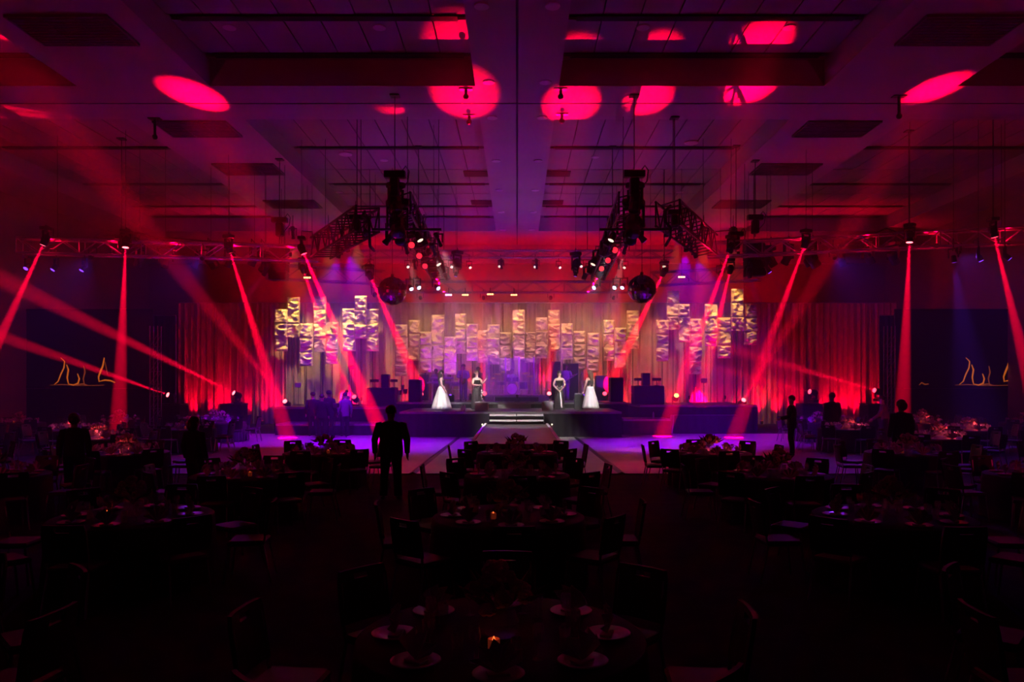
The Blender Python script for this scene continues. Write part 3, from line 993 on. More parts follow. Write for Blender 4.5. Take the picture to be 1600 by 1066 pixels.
# strip lights
for i, (px, py, y) in enumerate(((701, 461, 35.7), (727, 461, 35.7), (766, 460, 35.7), (803, 461, 35.7), (480, 434, 33.0), (1065, 433, 33.0))):
    p = P(px, py, y)
    t = thing('strip_light', 'small warm strip light on the rear truss, ' + ('outermost left of four', 'second of four', 'third of four', 'innermost of four', 'above the left scenic cluster', 'above the right scenic cluster')[i], 'light', p)
    obj('housing', MB().box((-.17, 0, -.06), (.17, .1, .07), .01), M['black'], t)
    for k in range(3):
        obj('lens', MB().box((-.15 + .105 * k, -.015, -.035), (-.06 + .105 * k, 0, .035)), M['strip'], t)
    hook(t, p + Vector((0, .04, .07)))


# line array columns
def array(label, px0, px1, py0, py1, y):
    x = X((px0 + px1) / 2, y)
    w = (px1 - px0) / F * y
    zt, zb = Z(py0, y), Z(py1, y)
    t = thing('line_array', label, 'loudspeaker', (x, y, zt))
    n = 4
    h = (zt - zb) / n
    for k in range(n):
        yy = -.04 * k
        c = obj('cabinet', MB().box((-w / 2, yy, -h * (k + 1) + .015), (w / 2, yy + .55, -h * k - .005), .02), M['plastic'], t)
        obj('grille', MB().box((-w / 2 + .03, yy - .012, -h * (k + 1) + .04), (w / 2 - .03, yy, -h * k - .03)), M['black'], c)
    obj('bumper', MB().box((-w / 2, .02, 0), (w / 2, .5, .06)), M['black'], t)
    obj('chain', MB().tube([(0, .25, .06), (0, .25, ceil_z(x, y + .25) - zt)], .015, 5), M['black'], t)


array('black hanging loudspeaker column left of the stage', 420, 447, 385, 438, 31.2)
array('black hanging loudspeaker column right of the stage', 1166, 1196, 379, 432, 31.2)


# mirror balls
def mirror_ball(label, px, py, y):
    p = P(px, py, y)
    top = ceil_z(p.x, p.y)
    r = .61
    t = thing('mirror_ball', label, 'mirror ball', p)
    obj('core', MB().ball((0, 0, 0), r - .012, 24, 14), M['black'], t)
    mb = MB()
    nl = 15
    for j in range(1, nl):
        th = math.pi * j / nl
        n = max(6, int(2 * math.pi * math.sin(th) * r / .13))
        for k in range(n):
            ph = 2 * math.pi * k / n
            c = Vector((math.sin(th) * math.cos(ph), math.sin(th) * math.sin(ph), math.cos(th)))
            nn = (c + Vector((random.uniform(-1, 1), random.uniform(-1, 1), random.uniform(-1, 1))) * .08).normalized()
            u = nn.cross(Vector((0, 0, 1))).normalized()
            v = nn.cross(u)
            s = .06
            cc = c * r
            b = [cc + u * a * s + v * e * s for a, e in ((-1, -1), (1, -1), (1, 1), (-1, 1))]
            i = [q - nn * .012 for q in b]
            mb.add(b + i, [(3, 2, 1, 0), (0, 1, 5, 4), (1, 2, 6, 5), (2, 3, 7, 6), (3, 0, 4, 7)])
    o = obj('mirror_facets', mb, M['mirror'], t)
    o['kind'] = 'stuff'
    obj('motor', MB().lathe([(.07, r - .02), (.07, r + .12), (.02, r + .13)], 10), M['black'], t)
    obj('hanger', MB().tube([(0, 0, r + .1), (0, 0, top - p.z)], .015, 5), M['black'], t)


mirror_ball('large mirror ball hanging left of the stage above the scenic columns', 613, 455, 33.0)
mirror_ball('large mirror ball hanging right of the stage above the scenic columns', 1003, 452, 33.0)


# drape uplights
for i, px in enumerate((300, 330, 352, 385, 410, 432, 565, 600, 640, 735, 850, 925, 962, 985, 1015, 1050, 1085, 1120, 1150, 1190, 1215, 1240, 1290, 1320, 1340, 1380)):
    y = 41.6
    z = ZT if -5.6 < X(px, y) < 5.15 else 0
    t = thing('drape_uplight', '%s red uplight from the left along the foot of the drapes' % ORD[i], 'light', (X(px, y), y, z))
    obj('body', MB().lathe([(.06, .0), (.09, .03), (.09, .2), (.07, .21)], 12), M['black'], t)
    obj('lens', MB().lathe([(.005, .205), (.065, .205), (.065, .215), (.005, .218)], 12), M['lensred'], t)
    ctr = 650 <= px <= 960
    side = px < 450 or px > 1150
    pw = 700 if side else (460 if not ctr else 260)
    spot((X(px, y), y, z + .24), (X(px, y) + random.uniform(-.15, .15), 41.97, z + (2.2 if side else 2.6)), pw * random.uniform(.75, 1.25), (1, 0, .03), 62, .9, t)
# red floods behind the drape line washing the wall and ceiling edge
for i, x in enumerate((-15, -11.5, -8, -4.5, -1.5, 1.5, 4.5, 8, 11.5, 15)):
    t = fixture('flood_light', '%s red flood from the left behind the drape line' % ORD[i], (x, 44.2, 5.6), (x, 46.6, 11), 'lensred', False, .9, 'par')
    spot((x, 44.24, 5.68), (x, 47.0, 10.4), (600 if abs(x) < 9 else 380) if abs(x) > 3 else 420, (1, 0, .03), 110, .9, t)
    obj('stand', MB().tube([(0, 0, -(t.location.z)), (0, 0, -.1)], .03), M['black'], t)

# warm profile lamps lighting the scenic panels
for side, arr in (('left', ((-11.4, -11.6, 3000), (-9.6, -9.8, 3000), (-8.2, -8.2, 2600))), ('right', ((8.2, 7.9, 1500), (9.5, 9.8, 1700), (11.0, 11.4, 1500)))):
    for k, (x, tx, pw) in enumerate(arr):
        pa = Vector((x, 39.1, 9.6))
        pb = Vector((tx, 40.7, 5.6))
        t = fixture('profile_spot', 'warm profile spot above the %s scenic cluster, %s from the left' % (side, ORD[k]), pa, pb, 'lensoff', True, 1.0, 'profile')
        spot(pa + (pb - pa).normalized() * .05, pb, pw * 1.0, (1, .6, .13) if side == 'left' else (1, .46, .13), 36, .7, t)
for k, (x, tx) in enumerate(((-5.2, -4.8), (-3.0, -2.6), (-.8, -.6), (1.0, 1.2), (3.1, 3.4), (5.2, 5.4))):
    pa = Vector((x, 39.3, 8.1))
    pb = Vector((tx, 40.8, 4.6))
    t = fixture('profile_spot', 'warm profile spot over the centre scenic columns, %s from the left' % ORD[k], pa, pb, 'lensoff', True, .8, 'profile')
    spot(pa + (pb - pa).normalized() * .05, pb, 460, (1, .56, .2), 70, .8, t)

# soft salmon washes on the centre drapes
for k, x in enumerate((-4.6, -1.6, 1.6, 4.6)):
    pa = Vector((x, 36.6, 6.3))
    pb = Vector((x * 1.05, 42, 4.6))
    t = fixture('drape_wash', 'small salmon wash lamp under the rear truss facing the drapes, %s from the left' % ORD[k], pa, pb, 'lensoff', True, .8, 'par')
    spot(pa + (pb - pa).normalized() * .05, pb, 300, (1, .36, .26), 85, .9, t)

# violet uplights toward the panels; three added, standing in for stage bounce on the ceiling
for i, (x, y, z, tx, ty, tz, pw, dg) in enumerate((
        (-4.6, 39.2, ZT, -3.6, 41, 5.0, 420, 80), (-2.4, 39.4, ZT, -2.6, 41, 4.6, 420, 80), (2.3, 39.4, ZT, 2.4, 41, 4.6, 420, 80), (4.6, 39.2, ZT, 3.8, 41, 5.0, 330, 80),
        (-9.6, 38.4, 1.18, -10.6, 40.7, 5.4, 340, 70), (-7.8, 38.4, 1.18, -8.4, 40.7, 5.4, 340, 70), (8.6, 38.4, 1.27, 8.6, 40.7, 5.4, 130, 70), (10.4, 38.4, 1.27, 11.2, 40.7, 5.4, 130, 70),
        (-3.2, 36.8, ZT, -2.0, 31, 10.8, 470, 75), (3.2, 36.8, ZT, 2.0, 31, 10.8, 470, 75), (0.0, 36.7, ZT, 0, 40, 10.8, 1000, 80))):
    t = fixture('floor_wash', 'violet wash lamp standing on the stage floor, ' + ('far left before the drapes', 'left of centre before the drapes', 'right of centre before the drapes', 'far right before the drapes', 'outer end of left side platform', 'inner end of left side platform', 'inner end of right side platform', 'outer end of right side platform', 'added as ceiling fill, upper tier left', 'added as ceiling fill, upper tier right', 'added as ceiling fill, upper tier centre')[i], (x, y, z + .34), (tx, ty, tz), 'lensblue', False, .6, 'par')
    spot((x, y, z + .37), (tx, ty, tz), pw, PURPLE if i < 8 else (.5, .03, 1), dg, .9, t)

# white key spots and violet floor washes from the near trusses
front = [((-3.9, 27.3, 6.9), (-3.35, 34, 1.9), 245, WHITE, 14), ((-2.95, 27.6, 6.9), (-1.8, 34, 1.9), 270, WHITE, 14), ((3.2, 27.3, 6.9), (1.95, 33.6, 1.9), 245, WHITE, 14), ((3.8, 27.3, 6.9), (3.25, 34, 1.9), 245, WHITE, 14),
         ((-2.6, 26.2, 6.95), (-.05, 30.6, .7), 150, WHITE, 30)]
for i, (a, b, pw, c, dg) in enumerate(front):
    t = fixture('key_spot', '%s white key spot under the upstage trusses, aimed at the singers' % ORD[i], a, b, 'lensoff', True, .8, 'profile')
    spot(Vector(a) + (Vector(b) - Vector(a)).normalized() * .05, b, pw * 20, c, dg, .5, t)
for i, (x, y, tx, ty, c, pw, dg) in enumerate(((-6.2, 28.2, -4.5, 28, PURPLE, 2400, 62), (6.2, 28.2, 5.5, 28, PURPLE, 2000, 62), (-6.9, 29.6, -9, 31, (.3, 0, 1), 1500, 70), (6.9, 29.6, 9.5, 31, (.3, 0, 1), 1100, 70),
                                            (-4.9, 24.9, -2.9, 20.8, (1, 0, .12), 350, 18), (4.9, 24.9, 3.4, 21.0, (1, 0, .12), 420, 18), (4.9, 25.3, 3.9, 26.0, (1, .12, .12), 500, 16), (-4.9, 25.3, -3.4, 27, (.9, 0, .2), 300, 20),
                                            (-3.5, 24.2, 0, 27.8, (1, 0, .03), 500, 9))):
    a = Vector((x, y, 7.1))
    b = Vector((tx, ty, 0))
    t = fixture('floor_spot', '%s downward spot over the dance floor, hung from the diagonal truss ends' % ORD[i], a, b, 'lensoff', True, .8, 'par')
    spot(a + (b - a).normalized() * .05, b, pw * (3.4 if c[0] < .5 else 3.0), (.22, 0, 1) if c[0] < .5 else c, dg, .8, t)
# added red fill lamps out of view, standing in for bounce on the near ceiling
for i, sx in enumerate((-1, 1)):
    t = fixture('flood_light', 'added unseen red fill lamp at the rear of the room, %s side' % ('left', 'right')[i], (sx * 14, 3, 2.6), (sx * 8, 20, 11), 'lensred', False, .9, 'par')
    obj('stand', MB().tube([(0, 0, -t.location.z), (0, 0, -.1)], .03), M['black'], t)
    spot((sx * 14, 3.06, 2.68), (sx * 6, 22, 11), 380, (1, 0, .1), 90, .9, t)
# violet back light over the side tables
for i, (x, y, tx, ty, pw) in enumerate(((-12, 29.2, -13, 20, 900), (-16, 28.8, -16, 22, 700), (12, 29.0, 12.5, 20, 1000), (16, 27.8, 16, 21, 800))):
    a = Vector((x, y, 7.0))
    b = Vector((tx, ty, .8))
    t = fixture('table_wash', '%s violet wash lamp over the side tables, from the left' % ORD[i], a, b, 'lensoff', True, .8, 'par')
    spot(a + (b - a).normalized() * .05, b, pw * .8, BLUE, 70, .9, t)

# ------------------------------------------------------------------ projection screens
def projection_screen(label, px0, px1, py0, py1, y, side):
    x0, x1, z0, z1 = X(px0, y), X(px1, y), Z(py1, y), Z(py0, y)
    t = thing('projection_screen', label, 'screen', ((x0 + x1) / 2, y, 0))
    w = (x1 - x0) / 2
    sc = obj('screen_surface', MB().box((-w, 0, z0), (w, .04, z1)), M['screen'], t)
    f = MB()
    for a, b in (((-w - .12, -.03, z1), (w + .12, .08, z1 + .12)), ((-w - .12, -.03, z0 - .12), (w + .12, .08, z0)), ((-w - .12, -.03, z0), (-w, .08, z1)), ((w, -.03, z0), (w + .12, .08, z1))):
        f.box(a, b)
    obj('screen_frame', f, M['black'], t)
    obj('dress_skirt', MB().box((-w - .1, .0, .02), (w + .1, .06, z0 - .13)), M['blackcloth'], t)
    lg = MB().box((-.05, .1, 0), (.05, .6, .05)).box((-.04, .1, .05), (.04, .16, z1)).mesh('leg', M['black'])
    for lx in (-w + .3, w - .3):
        link('leg', lg, t, (lx, 0, 0))
    # flames shown along the lower edge of the picture: (px, points(dx, dy), radius)
    k = F / y
    fl = [(97, 601, [(0, 0), (6, -5), (10, -16), (15, -26), (16, -36), (10, -42)], .05, 'flame'), (119, 600, [(0, 0), (-2, -10), (0, -22), (-3, -30)], .06, 'flame'), (119, 600, [(0, 0), (8, 2), (15, -1), (17, -8), (14, -16)], .06, 'flame'),
          (144, 600, [(0, 0), (-2, -8), (1, -18), (-1, -28)], .05, 'flame2'), (167, 597, [(0, 0), (-1, -8), (2, -16), (6, -26), (8, -38)], .07, 'flame'), (168, 596, [(0, 0), (8, -2), (17, -1), (24, 2)], .06, 'flame'),
          (180, 585, [(0, 0), (-2, -10), (-4, -20)], .03, 'flame2'), (34, 602, [(0, 0), (4, -4), (9, -1), (15, -2)], .05, 'flame2'), (90, 602, [(0, 0), (20, -1), (50, 1), (85, 0)], .03, 'flame2'), (128, 602, [(0, 0), (14, -2), (22, 1)], .05, 'flame2')]
    for qx, qy, pts, r, mm in fl:
        pp = [(X(px0 + qx + dx, y) - (x0 + x1) / 2, -.006, Z(qy + dy, y)) for dx, dy in pts]
        n = len(pp)
        vs, fs = [], []
        for i, p in enumerate(pp):
            rr = r * .62 * math.sin(math.pi * (i + .7) / (n + .6))
            q = pp[min(i + 1, n - 1)]
            o = pp[max(i - 1, 0)]
            dx, dz = q[0] - o[0], q[2] - o[2]
            l = math.hypot(dx, dz) or 1
            for sg in (-1, 1):
                for yy in (-.004, .006):
                    vs.append((p[0] - dz / l * rr * sg, p[1] + yy, p[2] + dx / l * rr * sg))
        for i in range(n - 1):
            a = i * 4
            fs += [(a, a + 2, a + 6, a + 4), (a + 1, a + 5, a + 7, a + 3), (a, a + 4, a + 5, a + 1), (a + 2, a + 3, a + 7, a + 6)]
        obj('flame_picture', MB().add(vs, fs), M[mm], sc)


projection_screen('left projection screen, black picture with orange flames along its foot', -12, 236, 487, 603, 36.0, -1)
projection_screen('right projection screen, black picture with orange flames along its foot', 1402, 1650, 487, 603, 36.0, 1)
for i, (px, w) in enumerate(((252, .7), (1385, .35))):
    x = X(px, 37)
    t = thing('masking_drape', 'dark masking drape beside the %s screen' % ('left', 'right')[i], 'drape', (x, 37.0, 0))
    obj('cloth', pleated_skirt(-w, w, 0, .03, 5.5, .04, .3, i), M['blackcloth'], t, smooth=True)
    obj('top_pipe', MB().tube([(-w, 0, 5.52), (w, 0, 5.52)], .03), M['alu'], t)
    obj('upright', MB().tube([(w - .05, .12, 0), (w - .05, .12, 5.5)], .03), M['alu'], t)


# ------------------------------------------------------------------ stage equipment
def cabinet(name, label, px0, px1, py0, py1, y, dep, z0, cat='loudspeaker', top=None, grille=True, handle=True):
    x0, x1 = X(px0, y), X(px1, y)
    zt = Z(py0, y)
    t = thing(name, label, cat, ((x0 + x1) / 2, y, z0 + .002))
    w, h = (x1 - x0) / 2, zt - z0
    obj('body', MB().box((-w, 0, 0), (w, dep, h - (.04 if top else 0)), .02), M['plastic'], t)
    if top:
        obj('top_panel', MB().box((-w + .01, -.01, h - .04), (w - .01, dep, h), .01), M[top], t)
    if grille:
        obj('grille', MB().box((-w + .04, -.02, .06), (w - .04, .0, h - .1)), M['black'], t)
    if handle:
        obj('handle', MB().tube([(-w - .03, dep * .3, h * .6), (-w - .03, dep * .7, h * .6)], .015), M['alu'], t)
    return t


def wedge(label, px0, px1, py0, py1, y, z0, flip=False):
    x0, x1, h = X(px0, y), X(px1, y), Z(py0, y) - z0
    w = (x1 - x0) / 2
    t = thing('monitor_wedge', label, 'loudspeaker', ((x0 + x1) / 2, y, z0 + .002))
    prof = [(0, 0), (.5, 0), (.5, h * .45), (.12, h), (0, h * .9)]
    n = len(prof)
    vs = [(sx * w, p[0], p[1]) for sx in (-1, 1) for p in prof]
    fs = [tuple(range(n)), tuple(range(2 * n - 1, n - 1, -1))] + [((i + 1) % n, i, n + i, n + (i + 1) % n) for i in range(n)]
    obj('body', MB().add(vs, fs), M['grey'], t)
    a, b = Vector((0, .47, h * .47 + .02)), Vector((0, .15, h * .97 + .02))
    obj('grille', MB().add([(-w * .9, a.y, a.z), (w * .9, a.y, a.z), (w * .9, b.y, b.z), (-w * .9, b.y, b.z), (-w * .9, a.y, a.z - .05), (w * .9, a.y, a.z - .05), (w * .9, b.y, b.z - .05), (-w * .9, b.y, b.z - .05)],
                           [(0, 1, 2, 3), (7, 6, 5, 4), (0, 4, 5, 1), (1, 5, 6, 2), (2, 6, 7, 3), (3, 7, 4, 0)]), M['black'], t)
    mt = Matrix.Translation((w * (-1 if flip else 1), .2, h * .45)) @ Matrix.Rotation(math.pi / 2, 4, 'Y')
    obj('end_rim', MB().lathe([(h * .36, -.012), (h * .4, 0), (h * .36, .03), (h * .2, .032)], 14, mt), M['white' if not flip and px0 < 760 else 'grey'], t)


wedge('grey floor monitor wedge at the stage front left of the steps', 742, 762, 628, 640, 33.2, ZS)
wedge('grey floor monitor wedge at the stage front right of the steps', 847, 864, 627, 641, 33.2, ZS, True)
wedge('dark monitor wedge on the upper tier just left of the drum riser', 758, 772, 619, 628, 37.0, ZT)
wedge('dark monitor wedge on the upper tier just right of the drum riser', 842, 858, 618, 628, 37.0, ZT, True)
cabinet('stage_cabinet', 'small grey topped speaker box behind the left gowned woman', 699, 709, 616, 628, 36.9, .4, ZT, top='grey')
cabinet('stage_cabinet', 'tall grey speaker box between the two right hand women', 898, 912, 615, 640, 34.6, .45, ZS, top='grey')
cabinet('guitar_amplifier', 'black guitar amplifier with lid beside the guitarist', 880, 904, 568, 625, 39.75, .4, ZT)
cabinet('bass_cabinet', 'dark bass cabinet left of the guitarist', 862, 876, 565, 600, 39.75, .4, ZT)
cabinet('side_fill', 'tall black side fill speaker with pale top at stage left end', 638, 657, 593, 628, 37.0, .8, ZT, top='grey')
cabinet('side_fill', 'tall black side fill speaker with pale top at stage right end', 954, 974, 590, 627, 37.0, .8, ZT, top='grey')
cabinet('rack_case', 'black equipment rack right of the gowned woman', 931, 950, 587, 625, 39.8, .6, ZT)
cabinet('rack_case', 'black equipment rack behind the left keyboard', 655, 668, 585, 628, 40.0, .5, ZT)
for i, (a, b, y0, y1, ta, tb, ty0, arms, py_) in enumerate(((573, 617, 606, 640, 595, 607, 585, ((578, 592), (610, 621)), 595), (991, 1038, 603, 634, 1004, 1016, 583, ((991, 1003), (1019, 1033)), 593))):
    nm = 'left' if i == 0 else 'right'
    z0 = 1.18 if i == 0 else 1.27
    cabinet('subwoofer_stack', 'big black subwoofer stack on the %s side platform' % nm, a, b, y0, y1, 36.2, 1.0, z0)
    zb = Z(y0, 36.2) + .004
    t = cabinet('top_cabinet', 'narrow black cabinet standing on the %s subwoofer stack' % nm, ta, tb, ty0, y0, 36.4, .5, zb)
    for k, (p, q) in enumerate(arms):
        u = thing('bar_light', 'short dark bar light on a stem, %s of the %s stacked narrow cabinet' % (('left', 'right')[k], nm), 'light', (X((p + q) / 2, 36.4), 36.4, zb))
        w = X(q, 36.4) - X(p, 36.4)
        obj('bar', MB().box((-w / 2, -.06, Z(py_, 36.4) - zb - .07), (w / 2, .06, Z(py_, 36.4) - zb + .07), .02), M['plastic'], u)
        obj('stem', MB().tube([(0, 0, 0), (0, 0, Z(py_, 36.4) - zb)], .02), M['black'], u)
        obj('foot', MB().box((-.1, -.1, 0), (.1, .1, .02)), M['black'], u)
# small pale boards on stands beside the drapes
for i, (px, py) in enumerate(((466, 602), (1100, 595))):
    p = P(px, py, 39.0)
    z0 = 1.18 if i == 0 else 1.27
    t = thing('sign_stand', 'small pale square board on a thin stand on the %s side platform' % ('left', 'right')[i], 'sign', (p.x, p.y, z0))
    obj('board', MB().box((-.15, -.02, p.z - z0 - .12), (.15, .02, p.z - z0 + .12), .008), M['sign'], t)
    obj('pole', MB().tube([(0, .03, 0), (0, .03, p.z - z0)], .018), M['black'], t)
    obj('foot', MB().box((-.2, -.15, 0), (.2, .2, .02)), M['black'], t)
p = P(549, 574, 39.4)
t = thing('camera_on_pole', 'small dark lamp on a tall pole before the left drapes', 'light', (p.x, p.y, 1.18))
obj('pole', MB().tube([(0, 0, 0), (0, 0, p.z - 1.18)], .02), M['black'], t)
obj('lamp_head', MB().lathe([(.04, -.16), (.11, -.14), (.12, .05), (.07, .16), (.02, .17)], 10, Matrix.Translation((0, 0, p.z - 1.18)) @ Matrix.Rotation(1.5, 4, 'Y')), M['black'], t)
obj('foot', MB().box((-.2, -.2, 0), (.2, .2, .02)), M['black'], t)
# clothed folding table beside the right platform
t = thing('folding_table', 'black cloth covered folding table in front of the right side platform', 'table', (X(1105, 34.0), 34.0, .031))
obj('tabletop', MB().box((-1.45, 0, .76), (1.45, .75, .8), .01), M['grey'], t)
obj('cover', pleated_skirt(-1.47, 1.47, -.02, .01, .81, .03, .4, 9), M['skirt'], t, smooth=True)
obj('side_cover', MB().add([(-1.47, 0, .81), (-1.47, .75, .81), (-1.6, .8, .02), (-1.6, -.12, .02), (-1.45, 0, .81), (-1.45, .75, .81), (-1.56, .8, .02), (-1.56, -.12, .02)], [(0, 3, 2, 1), (4, 5, 6, 7), (0, 1, 5, 4), (2, 3, 7, 6), (1, 2, 6, 5), (3, 0, 4, 7)]), M['linen'], t)
for lx in (-1.3, 1.3):
    obj('leg', MB().tube([(lx, .1, 0), (lx, .1, .76)], .02).tube([(lx, .65, 0), (lx, .65, .76)], .02), M['alu'], t)

# drum kit, shield, keyboards, stands
dx, dy = X(800, 39.0), 39.0
t = thing('drum_kit', 'purple lit drum kit on the centre riser behind clear panels', 'drum kit', (dx, dy, ZR + .002))
ry = Matrix.Rotation(math.pi / 2, 4, 'X')
obj('bass_drum', MB().lathe([(.27, -.2), (.29, -.18), (.29, .18), (.27, .2)], 20, Matrix.Translation((0, -.1, .31)) @ ry), M['drum'], t)
obj('bass_head', MB().lathe([(.005, 0), (.265, 0), (.265, .01), (.005, .012)], 20, Matrix.Translation((0, -.31, .31)) @ ry), M['head'], t)
for q, (x, y, z, r, h) in enumerate(((-.22, -.05, .68, .15, .2), (.2, -.05, .68, .16, .22), (.58, .3, .3, .2, .34), (-.55, .35, .5, .18, .14))):
    o = obj('tom_drum' if q < 2 else ('floor_tom' if q == 2 else 'snare_drum'), MB().lathe([(r * .95, 0), (r, .01), (r, h), (r * .95, h + .01)], 16, Matrix.Translation((x, y, z))), M['drum'], t)
    obj('drum_skin', MB().lathe([(.005, 0), (r * .93, 0), (r * .93, .006), (.005, .008)], 16, Matrix.Translation((x, y, z + h + .012))), M['head'], o)
    obj('drum_leg', MB().tube([(x, y, 0), (x, y, z + .01)], .015), M['alu'], t)
for q, (x, y, z, r) in enumerate(((-.75, .0, 1.05, .22), (.7, -.05, 1.1, .24), (-.4, -.15, 1.15, .19), (.95, .3, .95, .25), (-.95, .35, .85, .18))):
    o = obj('cymbal_stand', MB().tube([(x, y, 0), (x, y, z)], .012), M['alu'], t)
    obj('cymbal', MB().lathe([(r, 0), (r * .4, .015), (.04, .04), (.01, .042)], 18, Matrix.Translation((x, y, z)) @ Matrix.Rotation(.25, 4, 'X')), M['brass'], o)
obj('throne', MB().lathe([(.03, 0), (.03, .45), (.17, .46), (.17, .53), (.02, .54)], 12, Matrix.Translation((0, .75, 0))), M['black'], t)
pxs = (766, 790, 811, 832)
t = thing('drum_shield', 'clear acrylic drum shield of folding panels round the drum kit', 'screen', (dx, 38.1, ZR + .002))
xs3 = [X(p, 38.1) - dx for p in (764, 790, 811, 834)]
for k in range(3):
    g = MB().box((xs3[k] + .03, -.006, .03), (xs3[k + 1] - .03, .006, 1.85))
    obj('clear_panel', g, M['acrylic'], t)
for k, x in enumerate(xs3):
    obj('panel_post', MB().box((x - .035, -.02, 0), (x + .035, .02, 1.9), .005), M['acrylic' if False else 'grey'], t)
for sx in (0, 3):
    obj('clear_panel', MB().obox(Matrix.Translation((xs3[sx], 0, 0)) @ Matrix.Rotation(1.1 if sx else math.pi - 1.1, 4, 'Z'), (.04, -.006, .03), (.75, .006, 1.85)), M['acrylic'], t)

kx, ky = X(690, 38.6), 38.6
t = thing('keyboard_rig', 'two tier stage keyboard on an x frame stand', 'keyboard', (kx, ky, ZT + .022))
for z, w in ((.85, .72), (1.08, .6)):
    o = obj('keyboard', MB().box((-w, -.18, z), (w, .18, z + .09), .015), M['grey'], t)
    obj('keys', MB().box((-w + .08, .02, z + .09), (w - .08, .17, z + .1)), M['white'], o)
for sx in (-.45, .45):
    obj('stand_leg', MB().tube([(sx, -.25, 0), (sx, .25, .84)], .02), M['alu'], t)
    obj('stand_leg', MB().tube([(sx, .25, 0), (sx, -.25, .84)], .02), M['alu'], t)
    obj('tier_post', MB().tube([(sx, .15, .84), (sx, .15, 1.1)], .018), M['alu'], t)
t = thing('keyboard_desk', 'blue lit keyboard console panel right of the keyboard player', 'keyboard', (X(712, 39.2), 39.2, ZT + .002))
obj('console', MB().box((-.35, -.1, .75), (.35, .25, .95), .02), M['grey'], t)
for sx in (-.3, .3):
    obj('leg', MB().tube([(sx, .05, 0), (sx, .05, .76)], .02), M['alu'], t)
for i, (px, zz, y, nm) in enumerate(((750, 1.55, 38.5, 'before the backing singer'), (908, 1.3, 38.2, 'right of the guitar amplifier'), (664, 1.3, 37.3, 'left of the keyboard'), (719, 1.2, 37.2, 'before the saxophone player'))):
    t = thing('microphone_stand', 'thin microphone stand ' + nm, 'microphone stand', (X(px, y), y, ZT + .002))
    obj('pole', MB().tube([(0, 0, .02), (0, 0, zz)], .014), M['black'], t)
    obj('base', MB().lathe([(.14, 0), (.14, .015), (.03, .03)], 12), M['black'], t)
    obj('microphone', MB().tube([(0, .02, zz), (.02, -.1, zz + .08)], [.02, .035], 8), M['black'], t)
# back rail of the upper tier
t = thing('guard_rail', 'low thin guard rail along the back of the upper tier', 'rail', (0, 41.62, ZT + .002))
for z in (.55, 1.0):
    obj('rail', MB().tube([(-5.0, 0, z), (5.0, 0, z)], .022), M['alu'], t)
for k in range(6):
    obj('post', MB().tube([(-5 + 2 * k, 0, 0), (-5 + 2 * k, 0, 1.0)], .022), M['alu'], t)
# percussion left of the side fill
t = thing('percussion_set', 'small percussion set on stands left of the left side fill', 'drum kit', (X(629, 37.6), 37.6, ZT + .002))
for x, z, r in ((-.16, .55, .14), (.13, .6, .12), (.0, .8, .1)):
    o = obj('drum', MB().lathe([(r * .7, z - .22), (r, z), (r * .9, z + .01)], 12, Matrix.Translation((x, 0, 0))), M['drum'], t)
    obj('stand', MB().tube([(x, 0, 0), (x, 0, z - .2)], .02), M['alu'], t)
# bottles at the stage lip
for i, (px, y) in enumerate(((722, 32.6), (726, 32.7), (1021, 34.0))):
    t = thing('water_bottle', 'clear water bottle on the ' + ('stage lip left of the steps, left one', 'stage lip left of the steps, right one', 'low platform right of the stage')[i], 'bottle', (X(px, y), y, (ZS if i < 2 else .72) + .002))
    obj('body', MB().lathe([(.035, 0), (.04, .02), (.04, .2), (.015, .26), (.015, .28)], 10), M['white'], t)
    obj('cap', MB().lathe([(.017, .28), (.017, .31), (.01, .312)], 8), M['black'], t)

# ------------------------------------------------------------------ people
DG = bpy.context.evaluated_depsgraph_get


def skin_mesh(name, nodes, edges, m, sub=1):
    """nodes: list of (co, radius); edges: index pairs; one continuous skinned surface."""
    me = bpy.data.meshes.new(name)
    me.from_pydata([n[0] for n in nodes], edges, [])
    o = bpy.data.objects.new(name, me)
    COL.objects.link(o)
    o.modifiers.new('skin', 'SKIN').use_smooth_shade = True
    lay = me.skin_vertices[0].data
    for v, n in zip(lay, nodes):
        r = n[1]
        v.radius = (r, r) if not isinstance(r, tuple) else r
        v.use_root = False
    lay[0].use_root = True
    if sub:
        o.modifiers.new('sub', 'SUBSURF').levels = sub
        o.modifiers['sub'].render_levels = sub
    dg = DG()
    out = bpy.data.meshes.new_from_object(o.evaluated_get(dg))
    out.name = name
    bpy.data.objects.remove(o)
    bpy.data.meshes.remove(me)
    out.materials.clear()
    out.materials.append(m)
    return out


